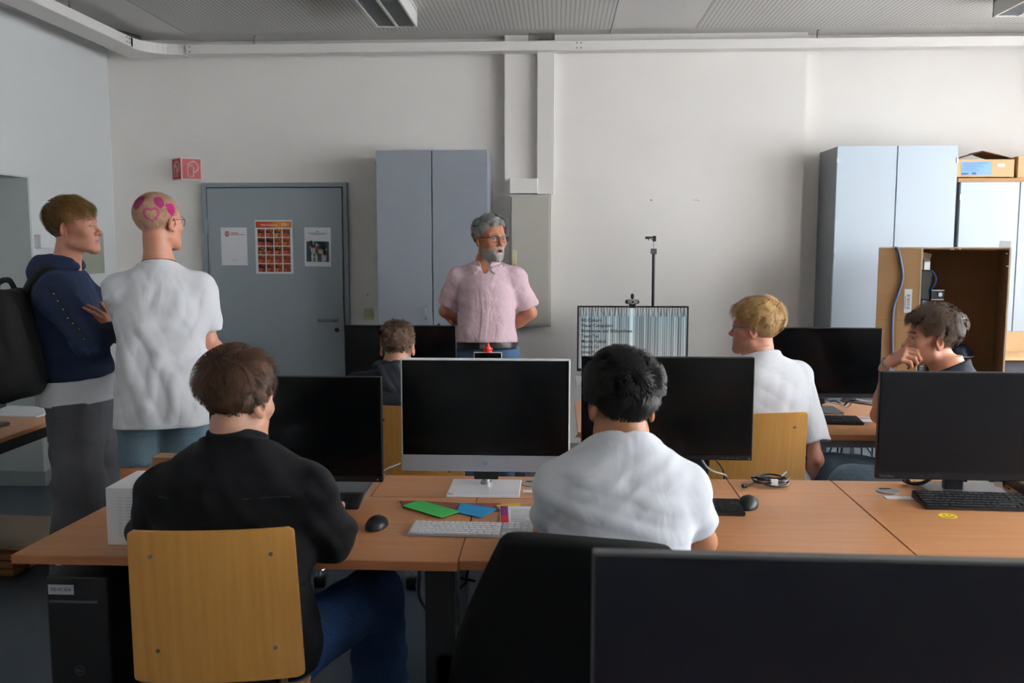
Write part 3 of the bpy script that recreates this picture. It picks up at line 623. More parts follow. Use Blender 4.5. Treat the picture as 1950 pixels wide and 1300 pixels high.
# 4: right monitor with red lined base
t, zb, bx = monitor(1.448, 3.26, -1.5, .62, .386, .782, 'black monitor with grey base and red line at the right edge', chin=.026, side=.004)
[(c.data.materials.clear(), c.data.materials.append(mat('right_screen', '080b12', .35, spec=.25))) for c in t.children if c.name.startswith('screen')]  # bluish base colour stands in for reflections on this screen
text('ThinkVision', .011, MC['base_grey'], 'maker_lettering', t, (-.300, -.0064, zb+.011), bold=.0002)
MB().b2((-.062, .02, .01), (.002, .052, .3), .004).b2((-.05, .015, .2), (0, .052, .3)).b2((.004, .02, zb-.012), (.014, .04, zb)).build('stand_neck', M_black, t)
a_ = [(-.11, -.02), (.19, -.02)]
p4 = [P(1738, 921, Z=TZ), P(1880, 921, Z=TZ), P(1925, 947, Z=TZ), P(1775, 945, Z=TZ)]
mb = MB(); mb.poly([(*(Rz(math.radians(1.5)) @ Vector((p[0]-1.448, p[1]-3.26, 0)))[:2], .0) for p in p4], .012); mb.build('stand_base', mat('base_grey2', '75787f', .4, .3), t)
rl = [P(1816, 939.5, Z=TZ+.0125), P(1908, 942.5, Z=TZ+.0125)]
mb = MB().tube([Rz(math.radians(1.5)) @ Vector((p[0]-1.448, p[1]-3.26, .0125)) for p in rl], .0022, 6); mb.build('red_line', mat('line_red', 'a02030', .5), t)
# second row monitors
t, zb, bx = monitor(-.855, 4.95, 0, .612, .37, .80, 'black monitor in front of the student in dark hoodie', chin=.018, side=.004)
MB().b2((-.03, .05, .01), (.03, .075, .3), .004).b2((-.1, -.06, 0), (.12, .12, .012), .003).build('stand_neck', M_black, t)
t, zb, bx = monitor(1.39, 4.88, 0, .62, .372, .802, 'black monitor on the second row between blond student and cardboard box', chin=.024, side=.004)
MB().b2((-.03, .05, .01), (.03, .075, .3), .004).b2((-.03, .02, .15), (.03, .075, .28)).build('stand_neck', M_black, t)
MB().b2((-.28, -.1, 0), (.1, .1, .012), .003).build('stand_base', MC['base_grey'], t)
MB().b2((-.06, -.02, zb-.03), (.02, .0, zb)).build('rear_clip', M_black, t)
# near monitor
t, zb, bx = monitor(.385, 1.285, -1.2, .665, .385, .79, 'very large out-of-focus black monitor closest to the camera', chin=.02, side=.004, ztab=.72)
for c in t.children:
    if c.name.startswith('housing'): c.data.materials.clear(); c.data.materials.append(mat('near_bezel', '4a4b4c', .35, .3))
    if c.name.startswith('screen'): c.data.materials.clear(); c.data.materials.append(mat('near_screen', '10141e', .4, spec=.22))  # the room's bluish reflection is painted into the dark screen colour
MB().b2((-.03, .05, .01), (.03, .075, .3), .004).b2((-.12, -.06, 0), (.12, .12, .012), .003).build('stand_neck', M_black, t)
tn = table('nearest table at the bottom edge carrying the large dark monitor', [rect(-.02, 1.6, .75, 1.52)], z=.72, legs=[(1.5, .85), (1.5, 1.45)])
# small tablet and red toy behind the all-in-one
q = P(929, 680, Y=4.98)
t = empty('small_display', (q[0], 4.98, TZ), label='small black display with thin white frame above the all-in-one monitor', cat='monitor')
MB().b2((-.077, 0, q[2]-TZ-.1), (.077, .008, 1.036-TZ-.014), .002).build('housing', M_whitep, t); MB().b2((-.073, -.0015, q[2]-TZ-.095), (.073, 0, 1.036-TZ-.018)).build('screen', M_screen, t)
MB().b2((-.02, .01, 0), (.02, .03, .25)).b2((-.07, -.06, 0), (.07, .08, .01)).build('stand', M_black, t)
zz = 1.036-TZ-.014
t2 = empty('red_toy', (q[0], 4.984, TZ+zz), label='small bright red toy figure standing on the little display', cat='toy')
mr = mat('toy_red', 'e0301c', .3, spec=.6, sss=.0)
MB().cyl((0, 0, 0), (0, 0, .008), .022).sph((0, 0, .018), .018, sc=(1.1, 1, .8)).sph((0, 0, .034), .011, sc=(1, 1, 1)).sph((0, -.0, .045), .0075).build('body', mr, t2, smooth=True)
for s in (-1, 1): MB().sph((s*.02, 0, .015), .007).build('foot', mr, t2, smooth=True)

# ================================================================ CHAIRS
def chair(x, y, rot, label, top=.90, bot=.515, w=.41, name='wooden_chair', grp=None):
    t = empty(name, (x, y, 0), math.radians(rot), label=label, cat='chair', group=grp)
    # local: back at y=0, seat towards +y
    def sheet_mesh(fn, nu, nv, th, nm, m):
        V = []; 
        for s in (0, 1):
            for j in range(nv+1):
                for i in range(nu+1): V.append(fn(i/nu*2-1, j/nv, s*th))
        n1 = (nu+1)*(nv+1); F = []
        ix = lambda s, i, j: s*n1+j*(nu+1)+i
        for j in range(nv):
            for i in range(nu): F += [(ix(0, i, j), ix(0, i+1, j), ix(0, i+1, j+1), ix(0, i, j+1)), (ix(1, i, j), ix(1, i, j+1), ix(1, i+1, j+1), ix(1, i+1, j))]
        for i in range(nu): F += [(ix(0, i, 0), ix(1, i, 0), ix(1, i+1, 0), ix(0, i+1, 0)), (ix(0, i, nv), ix(0, i+1, nv), ix(1, i+1, nv), ix(1, i, nv))]
        for j in range(nv): F += [(ix(0, 0, j), ix(0, 0, j+1), ix(1, 0, j+1), ix(1, 0, j)), (ix(0, nu, j), ix(1, nu, j), ix(1, nu, j+1), ix(0, nu, j+1))]
        me = bpy.data.meshes.new(nm); me.from_pydata([tuple(v) for v in V], [], F); me.update()
        bm = bmesh.new(); bm.from_mesh(me); bmesh.ops.recalc_face_normals(bm, faces=bm.faces); bm.to_mesh(me); bm.free()
        o = link(nm, me, m, t, smooth=True)
        try: me.set_sharp_from_angle(angle=math.radians(50))
        except Exception: pass
        return o
    def back(u, v, s):
        z = bot+(top-bot)*v; r = .014; xx = u*w/2*(1.03-.06*v)
        dz = 0
        for e in (0, 1): 
            dd_ = (top-z) if e == 0 else (z-bot)
            if dd_ < r: xx = np.sign(u)*min(abs(xx), w/2*(1.03-.06*v)-r+math.sqrt(max(r*r-(r-dd_)**2, 0)))
        return (xx, -.045*v+.035*(1-(u*u))*-1*.6+.012*0+s+.02, z+.006*u*0)
    b = sheet_mesh(back, 20, 60, .011, 'backrest', M_chair)
    for sx_ in (-1, 1):
        for z in (bot+.09, top-.065):
            v = (z-bot)/(top-bot); u = .70
            yy = -.045*v-.021*(1-u*u)+.02
            MB().cyl((sx_*u*w/2, yy-.004, z), (sx_*u*w/2, yy+.001, z), .0052, n=14).build('screw', M_chrome, t)
    def seat(u, v, s): 
        y = .04+.40*v; ww = w/2*(1+.0*v); xx = u*ww
        if v > .9: xx *= 1-.35*((v-.9)/.1)**2*.4
        return (xx, y, .452-.018*math.sin(math.pi*v)+.0-.035*max(0, v-.85)/.15*1+.02*max(0, .12-v)/.12+s)
    sheet_mesh(seat, 12, 16, .012, 'seat', M_chair)
    for sx_ in (-1, 1):
        X = sx_*(w/2-.055)
        MB().tube(smooth_pts([(X, .012, top-.05), (X, .045, bot+.05), (X, .060, .47), (X, .09, .438), (X, .25, .430), (X, .40, .425)], 5), .011, 10).build('side_frame', M_steel, t, smooth=True)
        MB().tube([(X, .38, .43), (X*1.12, .43, .012)], .011, 10).cyl((X*1.12, .43, 0), (X*1.12, .43, .015), .014).build('leg', M_steel, t, smooth=True)
        MB().tube([(X, .10, .43), (X*1.12, .0, .012)], .011, 10).cyl((X*1.12, 0, 0), (X*1.12, 0, .015), .014).build('leg', M_steel, t, smooth=True)
    MB().tube([(-(w/2-.055), .12, .425), ((w/2-.055), .12, .425)], .009, 8).tube([(-(w/2-.055), .36, .42), ((w/2-.055), .36, .42)], .009, 8).build('crossbar', M_steel, t, smooth=True)
    return t
chair(-.853, 2.185, 7, 'wooden chair with four screws under the student in black shirt, nearest to camera', top=.918, bot=.51, w=.415)
chair(-.63, 4.06, -4, 'wooden chair of the student in dark hoodie, between two monitors', w=.42, top=.89, bot=.50)
chair(.86, 3.90, 8, 'wooden chair of the blond student, behind the coiled cable', w=.42, top=.905, bot=.515)
chair(1.62, 3.80, 20, 'wooden chair of the boy with wristwatch, behind the right-hand monitor', w=.42, top=.86, bot=.50)
# black upholstered chair of the student in white shirt
M_bfab = mat('black_upholstery', '070709', .9, spec=.2)
t = empty('office_chair', (.075, 2.02, 0), math.radians(-12), label='black padded chair behind the student in white shirt', cat='chair')
mb = MB(); q_ = bmesh.new(); prof = []
for z, hw in ((.50, .335), (.60, .325), (.72, .300), (.80, .268), (.88, .232), (.955, .195), (.968, .182)): prof.append((z, hw))
rings = []
for z, hw in prof:
    dep = .045 if z < .96 else .030
    yb = -.03+(z-.5)*-.05
    rings.append([q_.verts.new((hw*math.copysign(abs(math.cos(a))**.35, math.cos(a)), yb+dep*math.copysign(abs(math.sin(a))**.8, math.sin(a))-.03*(1-math.cos(a)**2)*0, z)) for a in np.linspace(0, 2*math.pi, 33)[:-1]])
for i in range(len(rings)-1):
    for k in range(32): q_.faces.new([rings[i][k], rings[i][(k+1) % 32], rings[i+1][(k+1) % 32], rings[i+1][k]])
q_.faces.new(rings[-1]); q_.faces.new(rings[0][::-1]); mb._join(q_); mb.build('backrest', M_bfab, t, smooth=True, auto=60)
MB().b2((-.23, .03, .42), (.23, .48, .49), .02).build('seat', M_bfab, t, smooth=True)
MB().cyl((0, .25, .1), (0, .25, .42), .03).build('column', M_black, t, smooth=True)
for k in range(5):
    a = 2*math.pi*k/5+.3
    MB().tube([(0, .25, .1), (.28*math.cos(a), .25+.28*math.sin(a), .07)], .018, 8).build('foot_arm', M_black, t, smooth=True)
    MB().cyl((.28*math.cos(a)-.015, .25+.28*math.sin(a), .028), (.28*math.cos(a)+.015, .25+.28*math.sin(a), .028), .028).build('castor', M_black, t, smooth=True)
# silver swivel base seen under the table
q = P(785, 1110, Z=.03)
t = empty('castor_base', (q[0]-.22, q[1]+.30, 0), label='low silver base on castors under the tables, one foot and castor seen', cat='stand')
for k in range(5):
    a = math.radians(-54+72*k); e_ = (.37*math.cos(a), .37*math.sin(a)); n_ = (-math.sin(a)*.018, math.cos(a)*.018)
    ft = MB().tube([(0+n_[0], 0+n_[1], .13), (e_[0]+n_[0]*.6, e_[1]+n_[1]*.6, .085)], .006, 8).tube([(-n_[0], -n_[1], .13), (e_[0]-n_[0]*.6, e_[1]-n_[1]*.6, .085)], .006, 8).cyl((*e_, .06), (*e_, .09), .010).build('foot_arm', M_chrome, t, smooth=True)
    MB().cyl((e_[0]-.022, e_[1], .03), (e_[0]+.022, e_[1], .03), .029).b2((e_[0]-.026, e_[1]-.03, .03), (e_[0]+.026, e_[1]+.02, .062), .01).build('castor', M_black, t, smooth=True)
MB().cyl((0, 0, .1), (0, 0, .2), .028).build('column', M_black, t, smooth=True)

# ================================================================ THINGS ON THE TABLES
def keyboard(x, y, rot, w, d, label, mbody, mkey, rows, h=.012, z=TZ, slope=.0, parts=True, numpad=True, pitch=.0192):
    t = empty('keyboard', (x, y, z), math.radians(rot), label=label, cat='keyboard')
    mb = MB(); bb = [(-w/2, -d/2, 0), (w/2, -d/2, 0), (w/2, d/2, 0), (-w/2, d/2, 0)]
    b = bmesh.new(); vs = [b.verts.new(v) for v in bb]+[b.verts.new((v[0], v[1], h+(slope if v[1] > 0 else 0))) for v in bb]
    for f in ((3, 2, 1, 0), (4, 5, 6, 7), (0, 1, 5, 4), (1, 2, 6, 5), (2, 3, 7, 6), (3, 0, 4, 7)): b.faces.new([vs[i] for i in f])
    bmesh.ops.bevel(b, geom=[e for e in b.edges], offset=.003, segments=2, affect='EDGES'); mb._join(b); mb.build('body', mbody, t)
    cache = {}; al = None
    def key(kx, ky, kw, kd, stuff):
        kz = h+slope*(ky/d+.5)
        if not parts: stuff.box((kx, ky, kz+.0012), (kw-.0026, kd-.0026, .0035)); return
        k = round(kw, 4), round(kd, 4)
        if k not in cache:
            b = bmesh.new(); bmesh.ops.create_cube(b, size=1); bmesh.ops.scale(b, vec=(kw-.0028, kd-.0028, .0034), verts=b.verts)
            for v in b.verts:
                if v.co.z > 0: v.co.x *= .93; v.co.y *= .93
            me = bpy.data.meshes.new('key'); b.to_mesh(me); b.free(); me.materials.append(mkey); cache[k] = me
        o = bpy.data.objects.new('key', cache[k]); COL.objects.link(o); o.parent = t; o.location = (kx, ky, kz+.0014)
    st = MB(); dy = (d-.012)/rows; x0 = -w/2+.006; main = 15*pitch
    sc = (w-.012)/((15+.25+3+.25+4)*pitch if numpad else 15*pitch); p = pitch*sc
    for r in range(rows):
        ky = d/2-.006-dy*(r+.5)
        if rows >= 6 and r == rows-1 or (rows == 5 and r == 4): wd = [1.25, 1.25, 1.25, 6.25, 1.25, 1.25, 1.25, 1.25]
        elif r == rows-2: wd = [1.25]+[1]*11+[2.75]
        elif r == rows-3: wd = [1.75]+[1]*12+[1.25]
        elif r == rows-4: wd = [1.5]+[1]*12+[1.5]
        else: wd = [1]*15
        cx = x0
        for q_ in wd: key(cx+q_*p/2, ky, q_*p, dy, st); cx += q_*p
        if numpad:
            cx = x0+15.25*p
            for i in range(3):
                if not (r == rows-2 and i != 1) and r != rows-3: key(cx+p*(i+.5), ky, p, dy, st)
            cx += 3.25*p
            for i in range(4): key(cx+p*(i+.5), ky, p, dy, st)
    if not parts: o = st.build('keys', mkey, t); o['kind'] = 'stuff'
    else: st.bm.free()
    return t
M_wkey = mat('white_key', 'e6e6e9', .45); M_wkb = mat('white_keyboard_body', 'c4c4c9', .35, .2)
M_bkey = mat('black_key', '16171a', .5); M_bkb = mat('black_keyboard_body', '0d0e10', .5)
keyboard(-.240, 2.755, -1.5, .425, .125, 'white slim keyboard in front of the white all-in-one monitor', M_wkb, M_wkey, 6, h=.008, slope=.004)
keyboard(-.88, 3.02, 4, .43, .135, 'black keyboard under the hand of the student in black shirt', M_bkb, M_bkey, 6, h=.014, slope=.01, parts=False)
keyboard(.405, 3.03, -2, .43, .135, 'black keyboard right of the student in white shirt', M_bkb, M_bkey, 6, h=.014, slope=.008)
keyboard(1.462, 3.128, -2.5, .445, .145, 'black keyboard with raised rear in front of the right-hand monitor', M_bkb, M_bkey, 6, h=.012, slope=.016)
keyboard(1.285, 4.58, -3, .44, .14, 'black keyboard on the second row table beside the blond student', M_bkb, M_bkey, 6, h=.014, slope=.008, parts=False)
def mouse(x, y, rot, label, z=TZ, s=1.):
    t = empty('computer_mouse', (x, y, z), math.radians(rot), label=label, cat='mouse')
    b = bmesh.new(); bmesh.ops.create_uvsphere(b, u_segments=28, v_segments=16, radius=1)
    for v in b.verts:
        u = v.co; w_ = .0335*(1-.12*u.y*u.y-.08*math.cos(u.y*3))
        zz = max(u.z, -.25); v.co = Vector((u.x*w_*1.05, u.y*.057, (zz+.25)*.030*(1-.22*(u.y-.0)**2) ))*s
    mb = MB(); mb._join(b); mb.build('shell', M_black, t, smooth=True)
    MB().box((0, .028*s, .0318*s), (.005, .011, .003), .001, rot=Rx(-.35)).build('scroll_wheel', M_bezel, t)
    mb = MB().tube(smooth_pts([(0, .010*s, .0370*s), (0, .03*s, .0312*s), (0, .045*s, .0215*s)], 5), .0008, 5); mb.build('button_split', M_blackm, t)
    return t
mouse(-.563, 2.785, -8, 'black computer mouse beside the elbow of the student in black shirt')
mouse(.648, 3.07, -20, 'black computer mouse right of the student in white shirt', s=1.05)
mouse(1.655, 4.62, 0, 'black computer mouse on second row table near the bent elbow', s=1.05)
# papers
def paper(pts, m, label, name='folded_paper', z=.0, th=.0015, cat='paper', extra=None):
    c = np.mean([P(x, y, Z=TZ) for x, y in pts], 0); t = empty(name, (c[0], c[1], TZ+z), label=label, cat=cat)
    mb = MB(); mb.poly([(p[0]-c[0], p[1]-c[1], 0) for p in (P(x, y, Z=TZ+z+th) for x, y in pts)], th); mb.build('sheet', m, t); return t, c
paper([(762, 953), (768, 966), (870, 965), (874, 957), (790, 953)], mat('paper_brown', '7c4638', .8), 'brown paper strip under the green folded paper', z=.0003)
paper([(855, 957), (953, 958), (965, 975), (852, 970)], MC['paper_brown'], 'brown paper strip under the blue sheet', z=.0003, th=.001)
t, c = paper([(765, 962), (800, 952), (876, 973), (840, 985)], mat('paper_green', '3fae52', .7), 'bright green folded paper lying left of the blue one', z=.006)
g_ = [P(x, y, Z=TZ+.004) for x, y in ((765, 964), (840, 987), (876, 975))]
mb = MB(); mb.poly([(p[0]-c[0], p[1]-c[1], -.005) for p in [P(x, y, Z=TZ) for x, y in ((768, 964), (802, 956), (872, 975), (841, 986))]], .002); mb.build('lower_leaf', mat('paper_green_dark', '2f8a42', .8), t)
paper([(867, 974), (878, 957), (948, 968), (916, 985)], mat('paper_blue', '2386b8', .7), 'blue folded paper between green paper and printed leaflet', z=.003)
paper([(945, 961), (950, 968), (992, 963), (990, 957)], mat('paper_yellow', 'd8b21e', .7), 'yellow sticky note peeking out above the leaflet', z=.001)
t, c = paper([(952, 963), (1019, 964), (1031, 1000), (953, 1000)], M_paper, 'white printed leaflet with red and purple stripe', 'leaflet', z=.0045)
cc_ = [P(x, y, Z=TZ+.0065) for x, y in ((953, 963), (967, 963), (969, 1000), (954, 1000))]
for nm, i0, i1, cl in (('purple_stripe', 0, .5, '7a2a6a'), ('red_stripe', .5, 1, 'c02438')):
    L_ = lambda a, b, f_: a+(b-a)*f_
    pp = [L_(cc_[0], cc_[3], i0), L_(cc_[1], cc_[2], i0), L_(cc_[1], cc_[2], i1), L_(cc_[0], cc_[3], i1)]
    mb = MB(); mb.poly([(p[0]-c[0], p[1]-c[1], .0017) for p in pp[::-1]], .0003); mb.build(nm, mat(nm, cl, .6), t)
mb = MB()
for i in range(9):
    a_, b_ = P(973, 970+i*3.1, Z=TZ+.0065), P(1010+random.randint(-14, 6)+i*.6, 970+i*3.1, Z=TZ+.0065); mb.tube([(a_[0]-c[0], a_[1]-c[1], .0018), (b_[0]-c[0], b_[1]-c[1], .0018)], .0006, 4)
mb.build('print_lines', MC['print_grey'], t)
# cable grommets
for px, py, lb in ((1690, 936, 'grey round cable cover in the table left of the right-hand keyboard'), (1012, 922, 'grey round cable cover in the table right of the all-in-one stand')):
    q = P(px, py, Z=TZ); t = empty('cable_cover', tuple(q), label=lb, cat='cable cover')
    MB().cyl((0, 0, -.002), (0, 0, .004), .038, n=36).build('ring', mat('grommet', '7b7c7e', .4), t, smooth=True)
    MB().b2((-.02, .02, .004), (.02, .034, .0046)).build('slot', M_blackm, t)
q = P(1716, 948, Z=TZ); tag(MB().box((q[0], q[1], TZ+.0015), (.11, .035, .002), rot=Rz(-.03)).build('paper_strip', M_paper), 'white paper strip beside the right-hand black keyboard', 'paper')
q = P(1012, 936, Z=TZ); tag(MB().box((q[0]+.02, q[1], TZ+.0015), (.1, .03, .002), rot=Rz(-.02)).build('paper_strip', M_paper), 'white paper strip just right of the white monitor base', 'paper')
# smiley sticker
q = P(1805, 982, Z=TZ); t = empty('smiley_sticker', (q[0], q[1], TZ), label='yellow smiley face sticker on the table in front of the keyboard', cat='sticker')
MB().cyl((0, 0, 0), (0, 0, .001), .029, n=40).build('yellow_disc', mat('smiley_yellow', 'e0c81e', .5), t)
for s in (-1, 1): MB().cyl((s*.009, .009, .001), (s*.009, .009, .0015), .0035, n=12).build('eye', M_black, t)
MB().tube([(.019*math.cos(a), .019*math.sin(a), .0012) for a in np.linspace(math.pi*1.12, math.pi*1.95, 14)], .0012, 5).build('mouth', M_black, t)
# coiled cable
q = P(1468, 922, Z=TZ); t = empty('coiled_cable', (q[0], q[1], TZ+.004), label='coil of dark cable lying on the table behind the monitor gap', cat='cable')
pts = []
for i in range(140):
    a = i/140*2*math.pi*5; rr = .060+.008*math.sin(i*.37)
    pts.append((rr*math.cos(a)+.006*math.sin(i*.09), rr*.78*math.sin(a)+.006*math.cos(i*.13), .003+.022*(i/140)+.004*math.sin(a*2+i*.05)))
MB().tube(pts, .0036, 7).build('coil', mat('cable_grey', '3a3d42', .4), t, smooth=True)
MB().b2((-.013, -.055, .002), (.013, -.043, .028), .002).build('white_tie', M_whitep, t)
MB().tube(smooth_pts([(-.055, -.01, .01), (-.08, -.035, .004), (-.1, -.05, .003)], 5), .0036, 7).cyl((-.1, -.05, .003), (-.115, -.058, .004), .007).build('plug', M_black, t, smooth=True)
MB().tube([(.035, -.01, .03), (.055, .0, .045)], .004, 7).build('plug_tip', M_steel, t)
# cables behind/under monitors
def cable(pts, r, label, m=None, n=6): return tag(MB().tube(smooth_pts(pts, n), r, 8).build('cable', m or M_cable, smooth=True), label, 'cable')
cable([P(1730, 916, Z=TZ+.03), P(1722, 915, Z=TZ+.012), P(1740, 921, Z=TZ+.012), P(1762, 917, Y=3.34), P(1785, 900, Y=3.34)], .007, 'thick black cable leaving the back of the right-hand monitor')
cable([P(720, 900, Y=3.2), P(728, 897, Y=3.2), P(742, 890, Y=3.3), P(762, 882, Y=3.35)], .003, 'thin grey cable between the first black monitor and all-in-one', M_rail)
cable([P(722, 900, Y=3.2), P(724, 905, Z=TZ+.004), P(732, 903, Z=TZ+.004)], .003, 'short grey cable end beside the first black monitor', M_rail)
cable([P(1336, 874, Y=3.33), P(1345, 888, Y=3.36), P(1360, 898, Y=3.4), P(1380, 904, Y=3.43), P(1384, 912, Y=3.46), P(1384, 935, Y=3.5)], .004, 'light grey cable looping below the middle black monitor', mat('cable_light', '8f9094', .4))
cable([P(1362, 874, Y=3.35), P(1372, 886, Y=3.38), P(1378, 900, Y=3.45), P(1379, 930, Y=3.5)], .003, 'thin black cable beside the light grey loop')
cable([P(1850, 922, Y=3.6), P(1880, 915, Y=3.45), P(1905, 914, Y=3.42), P(1925, 920, Y=3.4)], .006, 'green and blue network cable near the black box at right edge', mat('cable_teal', '1c6a68', .4))
cable([P(1892, 916, Y=3.42), P(1896, 908, Y=3.4), P(1910, 906, Y=3.4), P(1912, 925, Y=3.38), P(1922, 930, Z=TZ+.01)], .0035, 'black cable loop beside the small black box')
t = empty('mini_computer', (1.76, 3.33, TZ), math.radians(-4), label='small black box with silver lid at the right edge of the table', cat='computer')
MB().b2((-.105, -.1, 0), (.2, .1, .035), .003).build('case', M_black, t); MB().b2((-.1, -.095, .035), (.2, .095, .041), .002).build('silver_lid', M_steel, t)
# second row table clutter
def on2(px, py): return P(px, py, Z=TZ)
q = on2(1628, 806)
for i, (dx, dy, a, c_, lb_, th_) in enumerate(((0, 0, -.3, 'c8c8c4', 'white card at the bottom of the little pile on second row table', .004), (-.02, .02, -.5, '6a7360', 'olive grey card on the little pile on second row table', .004), (.02, .035, .1, 'b03a60', 'pink card peeking out of the little pile', .003), (.04, .0, .0, 'd8dade', 'small white card on top of the little pile', .002))):
    tag(MB().box((q[0]+dx, q[1]+dy, TZ+.003+i*.004), (.12, .075, th_), rot=Rz(a)).build('card', mat('card_%d' % i, c_, .6)), lb_, 'card')
q = on2(1660, 803); tag(MB().tube([(q[0]-.05, q[1]+.04, TZ+.011), (q[0]+.03, q[1]-.0, TZ+.011)], .010, 12).build('marker_pen', M_whitep, smooth=True), 'thick white marker pen beside the little pile of cards', 'pen')
for i, pts in enumerate(([(1560, 768), (1590, 763), (1605, 772), (1618, 763), (1640, 762)], [(1570, 764), (1600, 770), (1612, 776), (1622, 768)], [(1600, 762), (1640, 768), (1670, 772)], [(1630, 760), (1650, 764), (1672, 764)])):
    cable([np.array(P(x, y, Y=4.93-.02*i))+[0, 0, 0] for x, y in pts], .005 if i != 1 else .0035, ['black cable under the second row monitor, left strand', 'pale cable loop hanging under the second row monitor', 'long black cable running right under the second row monitor', 'short grey cable end under the second row monitor'][i], [M_cable, MC['cable_light'], M_cable, M_rail][i])
for i, pts in enumerate(([(1588, 838), (1580, 860), (1566, 880)], [(1597, 838), (1595, 860), (1598, 890)], [(1611, 838), (1603, 855), (1600, 890)], [(1641, 836), (1641, 860), (1641, 880)], [(1643, 838), (1650, 850), (1662, 872)], [(1659, 836), (1661, 850), (1661, 870)], [(1672, 840), (1671, 860), (1670, 880)])):
    pp = [P(x, y, Y=4.95) for x, y in pts]; e_ = pp[-1]*1.; e_[2] = .35; e2 = e_+[.03*(i-3), 0, -.33]
    cable(pp+[e_, e2], .005, 'black cable hanging below second row table, number %d from the left' % (i+1) if False else ['leftmost black cable hanging below the second row table, slanting left', 'black cable hanging straight below the second row table, left pair', 'curved black cable hanging below the second row table, left pair', 'straight black cable in the middle below the second row table', 'slanting black cable in the middle below the second row table', 'short straight black cable right of the slanting one below the table', 'black cable at the monitor edge below the second row table'][i])
cable([P(1097, 832, Y=4.6), P(1104, 822, Y=4.65)], .004, 'pale cable under the second row table beside the all-in-one', MC['cable_light'])
# under the front table
cable([P(798, 1072, Y=2.95), P(799, 1100, Y=2.95), P(799, 1135, Y=2.95), P(815, 1165, Y=2.95), P(832, 1190, Y=2.95), P(840, 1196, Y=2.95)], .006, 'black cable hanging from the front table beside the dark table leg')
cable([P(895, 1072, Y=3.2), P(890, 1090, Y=3.2), P(887, 1108, Y=3.2), P(876, 1120, Y=3.2)], .005, 'black cable right of the dark table leg')
cable([P(876, 1100, Y=3.1), P(890, 1103, Y=3.1), P(905, 1106, Y=3.1)], .005, 'black cable crossing beside the socket strip under the table')
t = empty('socket_box', (.03, 3.52, .38), label='grey socket box under the front tables beside the black chair', cat='socket')
q = P(905, 1095, Y=3.45); t.location = (q[0], 3.45, q[2]-.05)
MB().b2((-.07, 0, -t.location[2]), (.1, .05, .14), .004).build('box', MC['base_grey'], t)
for z in (.03, .1): MB().cyl((-.0, -.002, z), (-.0, .002, z), .02).build('socket_hole', M_blackm, t)
# white carton with print, brown cardboard behind
t = empty('white_box', (-1.185, 2.72, TZ), math.radians(0), label='white carton with grey printed lines beside the student in black shirt', cat='box')
wx0, wx1, wy0, wy1, wh = -.14, .14, -.143, .065, .172
MB().b2((wx0, wy0, 0), (wx1, wy1, wh), .0015).build('carton', M_whitep, t)
mb = MB()
for i in range(13):
    z = .143-i*.0096; mb.box((-.098, wy0-.0006, z), (.012, .0006, .0012)); 
    wd = random.uniform(.03, .036); mb.box((-.085+wd/2+.004, wy0-.0006, z), (wd, .0006, .0012))
mb.build('printed_lines', mat('faint_print', 'a9abb2', .7), t)
MB().tube([(.01, -.03, wh+.0005), (.03, -.022, wh+.0005), (.05, -.032, wh+.0005)], .0006, 4).build('pen_mark', MC['print_grey'], t)
t = empty('cardboard_flap_box', (-1.42, 3.36, TZ), label='brown cardboard piece standing behind the white carton', cat='box')
a_, b_ = P(229, 893, Y=3.33), P(345, 885, Y=3.33)
MB().poly([(a_[0]+1.42, -.03, 0), (b_[0]+1.5, -.03, 0), (b_[0]+1.5, -.03, b_[2]-TZ-.004), (a_[0]+1.42, -.03, a_[2]-TZ)], .01, 1).build('upright_panel', mat('cardboard_orange', 'a8683c', .85), t)
MB().b2((a_[0]+1.42+.12, -.02, 0), (b_[0]+1.5, .06, .08)).build('tray', M_cardin, t)
q = P(211, 930, Y=2.82); tag(MB().box((q[0]+.008, 2.82, (TZ+q[2])/2), (.045, .006, q[2]-TZ), rot=Ry(.08)).build('cardboard_scrap', M_cardl), 'small light brown cardboard corner left behind the white carton', 'box')
# PC tower
t = empty('computer_tower', (-1.43, 2.80, 0), label='black computer tower with white label under the front left table', cat='computer')
fx = .093
MB().b2((-.095, -.2, .02), (.095, .22, .625), .004).build('case', M_black, t)
MB().b2((-.095, -.215, .02), (.095, -.2, .628), .006).build('front_panel', mat('tower_front', '0b0b0c', .4), t)
MB().b2((-.088, -.2165, .572), (-.010, -.215, .602)).build('white_label', mat('label_plastic', 'b7bcc0', .6), t)
text('FEI-PC504', .0145, mat('label_ink', '3a3c40', .6), 'label_lettering', t, (-.049, -.2172, .587), align='CENTER')
MB().b2((-.088, -.2165, .546), (.06, -.215, .554)).build('drive_slot', MC['base_grey'], t)
MB().tube([(.0+.015*math.cos(a)-.004, -.2158, .335+.015*math.sin(a)) for a in np.linspace(0, 2*math.pi, 25)[:-1]], .0008, 5, True).build('logo_ring', MC['base_grey'], t)
text('DELL', .0095, MC['base_grey'], 'logo_letters', t, (-.004, -.2165, .335), align='CENTER')
MB().b2((-.08, -.18, 0), (-.05, .18, .02)).b2((.05, -.18, 0), (.08, .18, .02)).build('feet', M_black, t)
tag(MB().b2((-1.22, 2.62, 0), (-1.05, 3.0, .58), .004).build('computer_tower', M_black), 'second black computer tower hidden in the dark beside the labelled one', 'computer')
